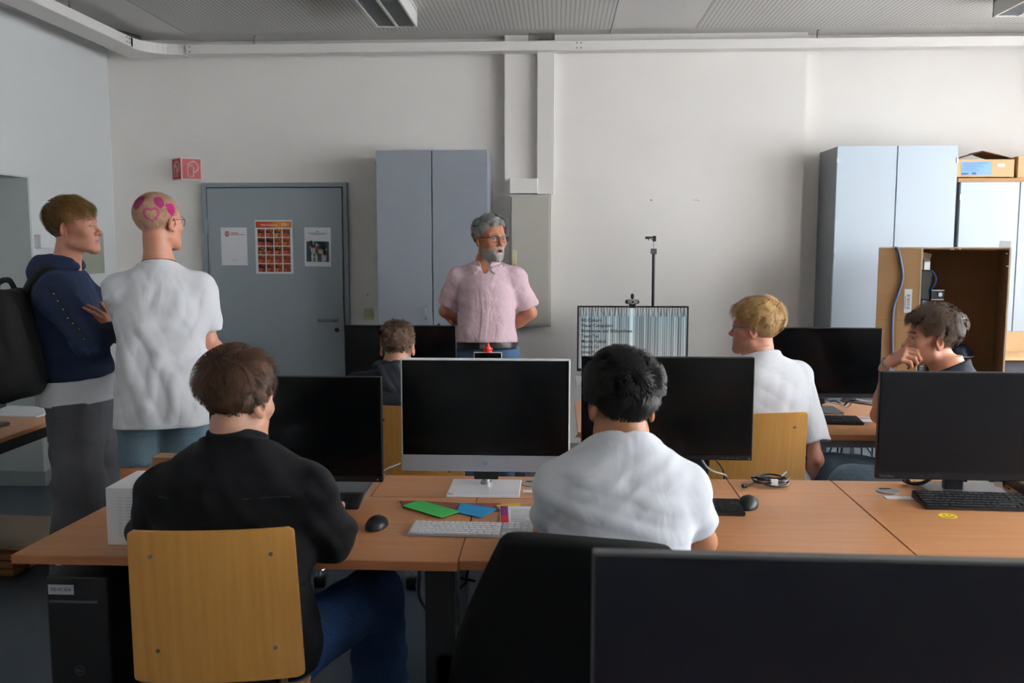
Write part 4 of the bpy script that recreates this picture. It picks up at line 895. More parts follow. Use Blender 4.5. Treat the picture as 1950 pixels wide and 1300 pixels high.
# left table things
def on3(x, y): return P(x, y, Z=TZ)
t = empty('laptop', (-2.86, 4.22, TZ), math.radians(-4), label='closed dark grey laptop on the left table nearer the camera', cat='laptop')
MB().b2((-.17, -.15, 0), (.18, .10, .018), .006).build('body', mat('laptop_grey', '44464b', .4, .4), t)
t = empty('laptop', (-3.02, 4.7, TZ), math.radians(10), label='dark blue closed laptop at the far left of the left table', cat='laptop')
MB().b2((-.2, -.12, 0), (.05, .08, .02), .006).build('body', mat('laptop_navy', '1e2533', .4), t)
q = on3(50, 784); tag(MB().box((q[0]-.03, q[1]-.0, TZ+.003), (.38, .26, .006), rot=Rz(-.12)).build('paper_stack', M_paper), 'white sheets of paper lying on the left table', 'paper')
# wooden crate bottom left on the floor
t = empty('wooden_box', (-2.92, 4.43, 0), math.radians(-4), label='low wooden box with a tan lid on the floor at the left', cat='box')
wd_ = mat('crate_wood', '8a6236', .6, col2='6e4a26', nscale=3, stretch=(1, 12, 12))
for i in range(3): MB().b2((-.36, -.21, .002+i*.04), (.30, .2, .036+i*.04), .003).build('plank', wd_, t)
MB().b2((-.4, -.18, .124), (.52, .3, .145), .003).build('lid', mat('lid_tan', '8c7c66', .6), t)
# ================================================================ PEOPLE: signed-distance bodies turned into meshes
V3 = lambda *a: np.array(a, float)
def nrm(v): v = np.array(v, float); return v/(np.linalg.norm(v)+1e-12)
def frame(z, x): # orthonormal columns x,y,z
    z = nrm(z); x = np.array(x, float); x = nrm(x-z*(x@z)); y = np.cross(z, x); return np.stack([x, y, z], 1)
def smin(a, b, k):
    if k <= 0: return np.minimum(a, b)
    h = np.maximum(k-np.abs(a-b), 0)/k; return np.minimum(a, b)-h*h*k*.25
def smax(a, b, k): return -smin(-a, -b, k)
def f_rc(a, b, ra, rb, flat=None, s=1.):
    a = np.array(a, float); b = np.array(b, float); ba = b-a; L2 = ba@ba+1e-12
    fv = nrm(flat) if flat is not None else None
    def f(p):
        q = p-a; t = np.clip(q@ba/L2, 0, 1); q = q-t[:, None]*ba
        if fv is not None: q = q+((q@fv)*(1/s-1))[:, None]*fv
        return (np.sqrt((q*q).sum(1))-(ra+(rb-ra)*t))*(s if s < 1 else 1)
    R = max(ra, rb)*max(1, s); return f, np.minimum(a, b)-R, np.maximum(a, b)+R
def f_ell(c, r, M=None):
    c = np.array(c, float); r = np.array(r, float); M = np.eye(3) if M is None else M
    def f(p):
        q = (p-c)@M; k0 = np.sqrt(((q/r)**2).sum(1)); k1 = np.sqrt(((q/(r*r))**2).sum(1))+1e-9
        return k0*(k0-1)/k1
    R = r.max(); return f, c-R, c+R
def f_box(c, h, M=None, rad=.01):
    c = np.array(c, float); h = np.array(h, float)-rad; M = np.eye(3) if M is None else M
    def f(p):
        q = np.abs((p-c)@M)-h; return np.sqrt((np.maximum(q, 0)**2).sum(1))+np.minimum(q.max(1), 0)-rad
    R = np.linalg.norm(h)+rad; return f, c-R, c+R
def f_loft(o, M, st, n=2.2):
    """elliptic column along M's z axis; st rows: z, a, b, cx, cy"""
    o = np.array(o, float); st = np.array(st, float); z0, z1 = st[0, 0], st[-1, 0]
    zz = np.linspace(z0, z1, 120)
    tb = []
    for k in range(1, 5):
        v = np.interp(zz, st[:, 0], st[:, k]); ker = np.hanning(13); ker /= ker.sum(); vp = np.pad(v, 6, mode='edge'); tb.append(np.convolve(vp, ker, 'valid'))
    A, B, CX, CY = tb
    def f(p):
        q = (p-o)@M; z = q[:, 2]; zc = np.clip(z, z0, z1)
        a = np.interp(zc, zz, A); b = np.interp(zc, zz, B); x = (q[:, 0]-np.interp(zc, zz, CX)); y = (q[:, 1]-np.interp(zc, zz, CY))
        k = ((np.abs(x)/a)**n+(np.abs(y)/b)**n)**(1/n); r = np.sqrt(x*x+y*y)+1e-9
        d = (1-1/np.maximum(k, 1e-3))*r; d = np.maximum(d, -np.minimum(a, b))
        dz = np.maximum(z0-z, z-z1)
        return np.where(dz > 0, np.sqrt(np.maximum(d, 0)**2+dz**2), np.maximum(d, dz))
    cs = np.array([o+M@np.array([sx*st[:, 1].max(), sy*st[:, 2].max()+c, z]) for sx in (-1.1, 1.1) for sy in (-1.1, 1.1) for c in (st[:, 4].min(), st[:, 4].max()) for z in (z0, z1)])
    return f, cs.min(0), cs.max(0)
class Field:
    def __init__(s): s.ops = []
    def add(s, pr, k=.02, sub=False): s.ops.append(('s' if sub else 'u', pr[0], pr[1]-k, pr[2]+k, k)); return s
    def cut(s, point, normal, k=.004): # removes the side the normal points to
        p0 = np.array(point, float); n = nrm(normal); s.ops.append(('c', lambda p: (p-p0)@n, None, None, k)); return s
    def cutf(s, fn, k=.004): s.ops.append(('c', fn, None, None, k)); return s
    def disp(s, fn): s.ops.append(('d', fn, None, None, 0)); return s
    def copy(s): t = Field(); t.ops = list(s.ops); return t
    def bbox(s):
        lo = np.min([o[2] for o in s.ops if o[0] == 'u'], 0); hi = np.max([o[3] for o in s.ops if o[0] == 'u'], 0); return lo-.01, hi+.01
    def ev(s, p, lo=None, hi=None):
        d = np.full(len(p), .5)
        for ty, fn, l, h, k in s.ops:
            if lo is not None and l is not None and (np.any(l > hi+.02) or np.any(h < lo-.02)): continue
            if ty == 'u': d = smin(d, fn(p), k)
            elif ty == 's': d = smax(d, -fn(p), k)
            elif ty == 'c': d = smax(d, fn(p), k)
            else: d = d+fn(p)
        return d
    def grad(s, p, e=.002):
        g = np.stack([s.ev(p+np.eye(3)[i]*e)-s.ev(p-np.eye(3)[i]*e) for i in range(3)], 1); return g/(np.linalg.norm(g, axis=1)[:, None]+1e-9)
    def snap(s, p, off=0., it=6):
        p = np.array(p, float)
        for _ in range(it): p = p-(s.ev(p)-off)[:, None]*s.grad(p)
        return p
CORN = np.array([[i, j, k] for i in (0, 1) for j in (0, 1) for k in (0, 1)])
EDG = [(a, b) for a in range(8) for b in range(a+1, 8) if np.abs(CORN[a]-CORN[b]).sum() == 1]
def surface(F, h, lo=None, hi=None, excl=None, B=14):
    """surface nets, evaluated only in blocks near the surface"""
    if lo is None: lo, hi = F.bbox()
    lo = np.array(lo, float); hi = np.array(hi, float); nb = np.maximum(1, np.ceil((hi-lo)/(h*B)).astype(int)); D = nb*B+2
    bi = np.stack(np.meshgrid(*[np.arange(n) for n in nb], indexing='ij'), -1).reshape(-1, 3); cen = lo+(bi+.5)*B*h
    dc = F.ev(cen); keep = np.abs(dc) < B*h*.87*1.35+.03; bi = bi[keep]
    g = np.arange(B+1); G = np.stack(np.meshgrid(g, g, g, indexing='ij'), -1).reshape(-1, 3)
    lin_ = lambda c: (c[:, 0]+1)*D[1]*D[2]+(c[:, 1]+1)*D[2]+c[:, 2]+1
    ids, pos, quads = [], [], []
    for b in bi:
        o = b*B; p = lo+(o+G)*h; d = F.ev(p, p[0], p[-1]).reshape(B+1, B+1, B+1)
        if d.min() > 0 or d.max() < 0: continue
        ins = d < 0
        cs = np.zeros((B, B, B), int)
        for c in CORN: cs += ins[c[0]:B+c[0], c[1]:B+c[1], c[2]:B+c[2]]
        A = np.argwhere((cs > 0) & (cs < 8))
        if len(A) == 0: continue
        vals = np.stack([d[A[:, 0]+c[0], A[:, 1]+c[1], A[:, 2]+c[2]] for c in CORN], 1)
        acc = np.zeros((len(A), 3)); cnt = np.zeros(len(A))
        for a, e in EDG:
            va, vb = vals[:, a], vals[:, e]; m = (va < 0) != (vb < 0); t = np.where(m, va/(va-vb+1e-12*(va == vb)), 0)
            acc += np.where(m[:, None], CORN[a]+(CORN[e]-CORN[a])*t[:, None], 0); cnt += m
        ids.append(lin_(A+o)); pos.append(lo+(A+o+acc/cnt[:, None])*h)
        for ax in range(3):
            sh = [0, 0, 0]; sh[ax] = 1
            i0 = ins[:B, :B, :B]; i1 = ins[sh[0]:B+sh[0], sh[1]:B+sh[1], sh[2]:B+sh[2]]
            E_ = np.argwhere(i0 != i1)
            if len(E_) == 0: continue
            fl = i0[E_[:, 0], E_[:, 1], E_[:, 2]]; c = E_+o; u, v = (ax+1) % 3, (ax+2) % 3
            du = np.eye(3, dtype=int)[u]; dv = np.eye(3, dtype=int)[v]
            q = np.stack([lin_(c-du-dv), lin_(c-dv), lin_(c), lin_(c-du)], 1)
            q[~fl] = q[~fl][:, ::-1]; quads.append(q)
    ids = np.concatenate(ids); pos = np.concatenate(pos); quads = np.concatenate(quads)
    o = np.argsort(ids); ids = ids[o]; pos = pos[o]
    k = np.searchsorted(ids, quads); k = np.minimum(k, len(ids)-1); ok = (ids[k] == quads).all(1); k = k[ok]
    if excl is not None:
        c = pos[k].mean(1); keep = np.ones(len(k), bool)
        for el, eh in excl: keep &= ~((c > np.array(el)+h) & (c < np.array(eh)-h)).all(1)
        k = k[keep]
    return pos, k
def to_mesh(name, V, Q, base, colr=None):
    used = np.unique(Q); mp = np.full(len(V), -1); mp[used] = np.arange(len(used)); V = V[used]; Q = mp[Q]
    me = bpy.data.meshes.new(name); me.vertices.add(len(V)); me.vertices.foreach_set('co', (V-base).astype(np.float32).ravel())
    me.loops.add(Q.size); me.loops.foreach_set('vertex_index', Q.ravel().astype(np.int32)); me.polygons.add(len(Q))
    me.polygons.foreach_set('loop_start', np.arange(0, Q.size, Q.shape[1], dtype=np.int32)); me.update(calc_edges=True); me.validate()
    me.polygons.foreach_set('use_smooth', np.ones(len(me.polygons), bool))
    if colr is not None and len(me.vertices) == len(V):
        c = np.ones((len(V), 4)); c[:, :3] = colr(V); ca = me.color_attributes.new('col', 'FLOAT_COLOR', 'POINT'); ca.data.foreach_set('color', c.ravel())
    return me
def sdf_obj(name, F, h, base, m, parent, regions=(), colr=None):
    """regions: finer boxes [(lo,hi,h)]"""
    Vs, Qs, n = [], [], 0
    parts_ = [(None, None, h, [(r[0], r[1]) for r in regions])]+[(r[0], r[1], r[2], None) for r in regions]
    for lo, hi, hh, ex in parts_:
        V, Q = surface(F, hh, lo, hi, ex); Vs.append(V); Qs.append(Q+n); n += len(V)
    me = to_mesh(name, np.concatenate(Vs), np.concatenate(Qs), base, colr)
    return link(name, me, m, parent)
_rw = np.random.default_rng(3)
def noise3(p, sc, seed=0, oct=2):
    r = np.random.default_rng(seed); out = np.zeros(len(p)); a = 1.
    for o in range(oct):
        for _ in range(5):
            d = r.normal(size=3); d /= np.linalg.norm(d); out += a*np.sin((p@d)*sc*r.uniform(.7, 1.4)*2*math.pi+r.uniform(0, 7)+1.3*np.sin((p@np.roll(d, 1))*sc*4))
        sc *= 2.1; a *= .5
    return out/4.
def folds(dirv, freq, amp, seed=0, warp=1.2, mask=None):
    d = nrm(dirv)
    def f(p):
        n = noise3(p, freq*.22, seed, 1); w = (p@d)*freq*2*math.pi+warp*3*n; r = np.sin(w); m = .35+.65*np.clip(noise3(p, freq*.15, seed+5, 1)+.5, 0, 1)
        if mask is not None: m = m*mask(p)
        return -amp*m*(np.maximum(r, -.25)**1)
    return f
def ik(a, c, l1, l2, hint):
    a, c = np.array(a, float), np.array(c, float); d = c-a; L = np.linalg.norm(d); L_ = min(L, (l1+l2)*.999); u = d/L
    x = (l1*l1-l2*l2+L_*L_)/(2*L_); h = math.sqrt(max(l1*l1-x*x, 0)); hv = np.array(hint, float); hv = nrm(hv-u*(hv@u)); return a+u*x+hv*h
def head_M(yaw, pitch=0., roll=0.): # yaw deg: 0 looks away from camera (+Y), + turns to the left in the picture
    M = Rz(math.radians(yaw)) @ Rx(math.radians(pitch)) @ Ry(math.radians(roll)); return np.array(M)
def head_prims(F, c, M, s=1., nose=1., ears=1., jaw=1., mouth_open=0.):
    T = lambda x, y, z: c+M@(np.array([x, y, z])*s)
    e = lambda x, y, z, rx, ry, rz, R=None: f_ell(T(x, y, z), np.array([rx, ry, rz])*s, M if R is None else M@R)
    r = lambda a, b, ra, rb, flat=None, fs=1.: f_rc(T(*a), T(*b), ra*s, rb*s, None if flat is None else M@np.array(flat), fs)
    F.add(e(0, -.014, .042, .076, .097, .083), .01)
    F.add(e(0, .032, -.015, .063*jaw, .060, .085), .03*s)
    for q in (-1, 1):
        F.add(r((q*.050*jaw, .0, -.058), (q*.016, .070, -.094), .018, .017), .03*s)
        F.add(e(q*.042, .058, -.018, .022, .020, .020), .02*s)
        F.add(r((q*.012, .085, .024), (q*.045, .068, .022), .010, .008), .014*s)
    F.add(e(0, .076, -.096, .020, .017, .016), .018*s)
    F.add(e(0, .066, -.06, .034, .026, .026), .02*s)
    for q in (-1, 1): F.add(e(q*.031, .096, .004, .018, .016, .0125), .012*s, sub=True)
    for q in (-1, 1): # lids
        F.add(e(q*.0315, .073, .004, .0150, .0135, .0128), .004*s)
    F.add(r((0, .080, .014), (0, .104*nose, -.026), .0075, .0105), .010*s)
    F.add(e(0, .105*nose, -.028, .0115, .012, .0100), .006*s)
    for q in (-1, 1): F.add(e(q*.0125, .093, -.032, .0078, .011, .0078), .006*s)
    for q in (-1, 1): F.add(e(q*.0065, .101, -.040, .0035, .005, .004), .003*s, sub=True)
    F.add(r((-.019, .078, -.0585), (0, .0895, -.0555), .0055, .0062), .006*s); F.add(r((.019, .078, -.0585), (0, .0895, -.0555), .0055, .0062), .006*s)
    F.add(r((-.015, .078, -.0685-mouth_open), (.015, .078, -.0685-mouth_open), .0055, .0055), .006*s); F.add(e(0, .085, -.0695-mouth_open, .014, .0075, .0062), .006*s)
    if mouth_open: F.add(e(0, .088, -.0625-mouth_open*.5, .013, .014, .003+mouth_open*.5), .003*s, sub=True)
    else: F.add(r((-.021, .084, -.0625), (.021, .084, -.0625), .0016, .0016), .0025*s, sub=True); F.add(e(0, .0935, -.0625, .02, .004, .0013), .003*s, sub=True)
    for q in (-1, 1):
        R = np.array(Rz(math.radians(-q*24)) @ Rx(math.radians(-10)))
        F.add(e(q*.0800, -.012, -.002, .0065, .0185*ears, .0310*ears, R), .006*s)
        F.add(e(q*.0790, -.008, -.026, .0065, .010, .012, R), .006*s)
        F.add(e(q*.0850, -.007, .002, .0060, .0105, .0190, R), .004*s, sub=True)
    return F
def skin_color(c, M, s, base, lip=None, stubble=None, brow=None, eye='3a2a20', openmouth=False, lidz=.0045):
    b0 = np.array(lin(base)); lp = np.array(lin(lip or base)); bw = np.array(lin(brow or '5a4030')); ey = np.array(lin(eye))
    def f(V, off=np.zeros(3)):
        q = ((V-c)@M)/s; out = np.tile(b0, (len(V), 1))
        n = noise3(V, 9, 2, 2); out *= (1+.05*n)[:, None]
        def mix(m, col, a=1.): out[:] = out*(1-a*m[:, None])+col*a*m[:, None]
        g = lambda x, y, z, rx, ry, rz: np.exp(-(((q[:, 0]-x)/rx)**2+((q[:, 1]-y)/ry)**2+((q[:, 2]-z)/rz)**2))
        red = b0*np.array([1.12, .78, .74])
        for k in (-1, 1): mix(np.clip(g(k*.045, .06, -.022, .022, .04, .02), 0, 1), red, .22); mix(np.clip(g(k*.083, -.01, 0, .014, .03, .04), 0, 1), b0*np.array([1.12, .78, .74]), .45)
        mix(np.clip(g(0, .108, -.03, .018, .02, .016), 0, 1), red, .12)
        if stubble is not None:
            sc = np.array(lin(stubble[0])); m = ((q[:, 2] < -.045) & (q[:, 1] > -.0)).astype(float)*np.clip((-.040-q[:, 2])/.02, 0, 1)*np.clip((q[:, 1]+.01)/.03, 0, 1)*(q[:, 2] > -.125)
            m = np.maximum(m, np.clip(g(0, .09, -.048, .028, .03, .008)*1.5, 0, 1)); mix(m, sc*(1+.25*noise3(V, 60, 4, 1))[:, None].mean(), stubble[1])
        if lip: mix(((np.abs(q[:, 0]) < .022) & (q[:, 1] > .07) & (q[:, 2] < -.052+.004*(1-(np.abs(q[:, 0])/.022))) & (q[:, 2] > -.0755+.0)).astype(float), lp, .8)
        if openmouth: mix(((np.abs(q[:, 0]) < .0135) & (q[:, 1] > .07) & (q[:, 2] < -.060) & (q[:, 2] > -.071)).astype(float), np.array(lin('3a1512')), 1)
        else: mix(((np.abs(q[:, 0]) < .021) & (q[:, 1] > .07) & (np.abs(q[:, 2]+.0625) < .0013)).astype(float), lp*.45, .9)
        bx = np.abs(q[:, 0]); zb = .0265+.004*np.sin((bx-.012)/.036*math.pi)
        mix(((bx > .011) & (bx < .049) & (q[:, 1] > .05) & (np.abs(q[:, 2]-zb) < .0042)).astype(float), bw, .75)
        ex = (bx-.0315)/.0125; ez = (q[:, 2]-lidz+.0015)/.0037; m = ((ex**2+ez**2) < 1) & (q[:, 1] > .05); mix(m.astype(float), np.array(lin('a79b92')), 1)
        m2 = m & (((bx-.0315)**2+(q[:, 2]-lidz+.0015)**2) < .0058**2) & (np.abs(ez) < 1); mix(m2.astype(float), ey, 1)
        m3 = ((ex**2+ez**2) >= .9) & ((ex**2+((q[:, 2]-lidz)/.0062)**2) < 1.25) & (q[:, 2] > lidz-.001) & (q[:, 1] > .05); mix(m3.astype(float), bw*.5, .85)
        return np.clip(out, 0, 1)
    return f
# ---- hair
def cap_field(c, M, s, thick, hairline, seed=1, clump=.004, flatten=0.):
    """thick(u): u unit direction in head frame -> thickness; hairline(q)->signed value, >0 hair"""
    r0 = np.array([.076, .097, .083])*s; cc = c+M@(np.array([0, -.014, .042])*s)
    def f(p):
        q = (p-cc)@M; rr = np.sqrt((q*q).sum(1))+1e-9; u = q/rr[:, None]; ell = 1/np.sqrt(((u/r0)**2).sum(1))
        # below the cranium's middle follow the skull/nape more tightly
        t = thick(u, q/s); d = (rr-ell-t*s)*.8; d = d+clump*s*noise3(p, 16, seed, 2)*np.clip(t/.012, .15, 1)
        return np.maximum(d, -hairline((p-c)@M/s)*s)
    F = Field(); F.ops.append(('u', f, cc-.16*s, cc+.16*s, .0)); return F, cc, r0
def hair_strands(name, c, M, s, thick, hairline, n, length, cols, m, parent, base, seed=1, width=.0011, lift=.25, crown=(0, -.06, .1), curl=.25, flow=None, up=0., segs=5, clumps=120, colfn=None):
    r = np.random.default_rng(seed); cc = c+M@(np.array([0, -.014, .042])*s); r0 = np.array([.076, .097, .083])
    u = r.normal(size=(n*3, 3)); u /= np.linalg.norm(u, axis=1)[:, None]; ell = 1/np.sqrt(((u/r0)**2).sum(1)); q = u*ell[:, None]+np.array([0, -.014, .042])
    ok = hairline(q+u*.004) > .001; u = u[ok][:n]; q = q[ok][:n]; n = len(u)
    th = thick(u, u*.1); dep = r.uniform(.45, 1.02, n)**.6
    p = q+u*(th*dep)[:, None]
    cr = np.array(crown); cd = r.normal(size=(clumps, 3)); cd /= np.linalg.norm(cd, axis=1)[:, None]; own = np.argmax(u@cd.T, 1); coff = r.normal(size=(clumps, 3))[own]
    L = length(u, q)*r.uniform(.6, 1.15, n)
    pts = [p.copy()]; d = None
    for k in range(segs-1):
        nn = (p-np.array([0, -.014, .042])); nn /= np.linalg.norm(nn, axis=1)[:, None]
        t = p-cr if flow is None else flow(p, nn)
        t = t-nn*(t*nn).sum(1)[:, None]; t /= np.linalg.norm(t, axis=1)[:, None]+1e-9
        nd = t+nn*(lift*(1-.6*k/segs))+coff*curl+r.normal(size=(n, 3))*.08+np.array([0, 0, up]); nd /= np.linalg.norm(nd, axis=1)[:, None]
        d = nd if d is None else .5*d+.5*nd
        p = p+d*(L/(segs-1))[:, None]
        rr = p-np.array([0, -.014, .042]); a = np.linalg.norm(rr, axis=1); uu = rr/a[:, None]; el = 1/np.sqrt(((uu/r0)**2).sum(1)); mx = el+th*1.12+.004+.012*lift; mn = el+.001
        a2 = np.clip(a, mn, mx); p = np.array([0, -.014, .042])+uu*a2[:, None]
        pts.append(p.copy())
    P_ = np.stack(pts, 1) # n,segs,3
    T = np.gradient(P_, axis=1); nn = P_-np.array([0, -.014, .042]); side = np.cross(T, nn); side /= np.linalg.norm(side, axis=2)[:, :, None]+1e-9
    w = width*np.linspace(1, .25, segs)[None, :, None]*r.uniform(.7, 1.4, n)[:, None, None]
    A = P_+side*w; B_ = P_-side*w; V = np.stack([A, B_], 2).reshape(-1, 3); W_ = c+(V*s)@M.T
    i = np.arange(n)[:, None]*segs*2+np.arange(segs-1)[None]*2; Q = np.stack([i, i+1, i+3, i+2], -1).reshape(-1, 4)
    me = bpy.data.meshes.new(name); me.vertices.add(len(W_)); me.vertices.foreach_set('co', (W_-base).astype(np.float32).ravel()); me.loops.add(Q.size); me.loops.foreach_set('vertex_index', Q.ravel().astype(np.int32)); me.polygons.add(len(Q)); me.polygons.foreach_set('loop_start', np.arange(0, Q.size, 4, dtype=np.int32)); me.update(calc_edges=True)
    me.polygons.foreach_set('use_smooth', np.ones(len(me.polygons), bool))
    c0, c1 = np.array(lin(cols[0])), np.array(lin(cols[1])); mixv = np.clip(.5*r.random(n)+.35*r.random(clumps)[own]+.1, 0, 1)
    base_c = c0+(c1-c0)*mixv[:, None]
    if colfn is not None: base_c = colfn(q, base_c)
    col = np.repeat(base_c, segs*2, 0); ca = me.color_attributes.new('col', 'FLOAT_COLOR', 'POINT'); ca.data.foreach_set('color', np.concatenate([col, np.ones((len(col), 1))], 1).ravel())
    return link(name, me, m, parent)
# ---- hands
def hand(F, wrist, d, palm, thumb, s=1., curl=(.3, .4, .3), spread=.0, thumbc=(.55, .5, .35), each=None):
    d = nrm(d); M = frame(d, thumb); x = M[:, 0]; y = nrm(np.array(palm)-d*(np.array(palm)@d)-x*(np.array(palm)@x)); z = d; w = np.array(wrist, float)
    kn = [(.030, .088), (.010, .093), (-.010, .089), (-.029, .080)]; fl = [(.042, .026, .021), (.046, .030, .022), (.042, .028, .021), (.033, .021, .019)]
    F.add(f_rc(w-z*.03*s, w+z*.01*s, .026*s, .026*s, y, .72), .02*s)
    for i, (kx, kz) in enumerate(kn):
        K = w+x*kx*s+z*kz*s; F.add(f_rc(w+x*kx*.55*s+z*.012*s, K, .016*s, .0115*s), .012*s)
        a = 0; p = K; cc_ = each[i] if each else curl; dd = z+x*spread*(kx/.03)
        for j in range(3):
            a += cc_[j]; dv = nrm(dd)*math.cos(a)+y*math.sin(a); q = p+dv*fl[i][j]*s; F.add(f_rc(p, q, (.0098-.0012*j)*s, (.0088-.0012*j)*s), .003*s); p = q
    p = w+x*.022*s+z*.020*s; a0 = thumbc[0]
    dv = nrm(x*.75+z*.6+y*.35*a0); q = p+dv*.048*s; F.add(f_rc(p, q, .0155*s, .0125*s), .014*s); p = q
    dv = nrm(x*(.55-.6*thumbc[1])+z*.85+y*.5*thumbc[1]); q = p+dv*.033*s; F.add(f_rc(p, q, .0118*s, .0100*s), .004*s); p = q
    dv = nrm(x*(.45-.9*thumbc[2])+z*.85+y*.7*thumbc[2]); q = p+dv*.026*s; F.add(f_rc(p, q, .0100*s, .0078*s), .004*s)
# ---- bodies
TORSO = [(-.09, .150, .100, 0, -.01), (0, .168, .118, 0, -.015), (.10, .152, .108, 0, 0), (.18, .140, .100, 0, .005), (.30, .155, .112, 0, .005), (.40, .165, .115, 0, .0), (.47, .150, .098, 0, -.005), (.52, .110, .075, 0, -.005), (.56, .065, .060, 0, .0), (.60, .055, .057, 0, .01)]
def scale_st(st, L, wa=1., wb=1., add=0., zmin=None, zmax=None):
    out = []
    for z, a, b, cx, cy in st:
        if (zmin is not None and z < zmin) or (zmax is not None and z > zmax): continue
        out.append((z*L/.56, a*wa+add, b*wb+add, cx, cy))
    return out
class Body:
    def __init__(s, name_label, base, pel, nb, rx, hc, hyaw, hpitch=0., hroll=0., hs=1., w=1., depth=1., shw=.185, shz=.47, name='person', skin='c08a70', headkw={}, colkw={}, neckr=.054):
        s.base = V3(*base); s.t = empty(name, tuple(base), label=name_label, cat='person')
        s.pel, s.nb, s.hc = V3(*pel), V3(*nb), V3(*hc); s.L = np.linalg.norm(s.nb-s.pel); s.M = frame(s.nb-s.pel, rx); s.w = w; s.d = depth
        s.X, s.Yf, s.Z = s.M[:, 0], s.M[:, 1], s.M[:, 2]; s.HM = head_M(hyaw, hpitch, hroll); s.hs = hs; k = s.L/.56; s.k = k
        s.shR = s.pel+s.X*shw*w+s.Z*shz*k; s.shL = s.pel-s.X*shw*w+s.Z*shz*k
        s.F = Field(); F = s.F
        F.add(f_loft(s.pel, s.M, scale_st(TORSO, s.L, w, depth), 2.15), .02)
        for sh in (s.shR, s.shL): F.add(f_rc(s.nb-s.Z*.045, sh+s.Z*.01, .045, .05), .05); F.add(f_ell(sh-s.Z*.015, (.055, .055, .06), s.M), .03)
        s.TB = F.copy()
        head_prims(F, s.hc, s.HM, hs, **headkw)
        s.neckTop = s.hc+s.HM@(V3(0, -.028, -.055)*hs); s.neckBot = s.nb+s.Yf*.012
        F.add(f_rc(s.neckTop, s.neckBot-s.Z*.03, neckr*hs, (neckr+.006)*hs), .022)
        s.arms = {}; s.legs = {}; s.skin = skin; s.colkw = colkw
    def arm(s, side, wrist, hint=None, elbow=None, l1=.295, l2=.265, th=1.):
        sh = s.shR if side == 'R' else s.shL; wrist = V3(*wrist); el = V3(*elbow) if elbow is not None else ik(sh, wrist, l1, l2, hint)
        s.arms[side] = (sh, el, wrist); F = s.F
        F.add(f_rc(sh, el, .047*th, .038*th), .03); F.add(f_rc(el, el+(wrist-el)*.35, .038*th, .037*th), .02); F.add(f_rc(el+(wrist-el)*.3, wrist, .037*th, .025*th), .02)
    def leg(s, side, ankle, hint=None, knee=None, toe=(0, 1, 0), l1=.43, l2=.42, hipoff=.09):
        q = 1 if side == 'R' else -1; hp = s.pel+s.X*q*hipoff*s.w-s.Z*.02; ankle = V3(*ankle); kn = V3(*knee) if knee is not None else ik(hp, ankle, l1, l2, hint)
        s.legs[side] = (hp, kn, ankle, nrm(toe)); F = s.F
        F.add(f_rc(hp, kn, .082, .055), .04); F.add(f_rc(kn, kn+(ankle-kn)*.35, .053, .055), .02); F.add(f_rc(kn+(ankle-kn)*.3, ankle, .055, .036), .02)
        t = nrm(toe); F.add(f_rc(ankle-V3(0, 0, .04)-t*.03, ankle-V3(0, 0, .055)+t*.13, .035, .028), .02)
    def body(s, h=.009, hands=(), hh=.003):
        hl = s.hc-.135*s.hs; hhh = s.hc+.135*s.hs; hl[2] = s.hc[2]-.14*s.hs
        regs = [(hl, hhh, hh)]+[(w-.13, w+.13, .0038) for w in hands]
        cf = skin_color(s.hc, s.HM, s.hs, s.skin, **s.colkw)
        return sdf_obj('body', s.F, h, s.base, mat('skin', 'c08a70', .48, attr='col', sss=.12, bump=.08, bscale=220), s.t, regs, colr=cf)
    def shirt(s, name, m, st_w=1.06, st_d=1.15, add=.012, hem=.0, neck=.064, sleeve=.6, r0=.062, r1=.060, amp=.004, seed=1, disp=(), stations=None, h=.0055, cuffcut=True, flare=0., nz=.0, n=2.3, sh_r=.058, forearm=None, hemcut=True, neckfwd=.02, vneck=None):
        F = Field(); st = stations or scale_st(TORSO, s.L, s.w*st_w, s.d*st_d, add, zmin=-.2); s.st = st
        F.add(f_loft(s.pel, s.M, st, n), .02)
        for sd, (sh, el, wr) in s.arms.items():
            F.add(f_rc(s.nb-s.Z*.05, sh+s.Z*.004, .048, sh_r), .045)
            if sleeve <= 1: e = sh+(el-sh)*sleeve; dv = nrm(el-sh); rr_ = r1; p1 = f_rc(sh-s.Z*.020, e+dv*.05, r0, r1)
            else: f2 = forearm or (r1, .040); F.add(f_rc(sh-s.Z*.022, el, r0, r1), .04); e = el+(wr-el)*(sleeve-1); dv = nrm(wr-el); rr_ = f2[0]+(f2[1]-f2[0])*(sleeve-1); p1 = f_rc(el, e+dv*.03, f2[0], rr_)
            pin = f_rc(e-dv*.016, e+dv*.08, rr_-.017, rr_-.013)
            def comp(p, p1=p1, e=e, dv=dv, pin=pin): return smax(smax(p1[0](p), (p-e)@dv, .003), -pin[0](p), .003)
            F.add((comp, p1[1], p1[2]), .03 if sleeve <= 1 else .02)
        for fn in disp: F.disp(fn)
        F.disp(lambda p: amp*.6*noise3(p, 5, seed, 2))
        tl_, th_ = s.TB.bbox(); F.add((lambda p: s.TB.ev(p)-.008, tl_, th_), .012)
        if hemcut: F.cut(s.pel+s.Z*hem, -s.Z, .004)
        F.cut(s.nb+s.Z*(.004+nz), s.Z*.93+s.Yf*.36, .006); F.add(f_rc(s.nb+s.Yf*neckfwd-s.Z*(.004-nz), s.nb+s.Yf*(neckfwd+.02)+s.Z*.14, neck-.003, neck+.004), .006, sub=True)
        if vneck: F.cutf(lambda p: (lambda q: np.where(q[:, 1] > .0, (q[:, 2]-(s.L-vneck[0]))*vneck[1]-np.abs(q[:, 0]), -.05))((p-s.pel)@s.M), .004)
        s.shirtF = F; o = sdf_obj(name, F, h, s.base, m, s.t); s.shirt_o = o
        return o
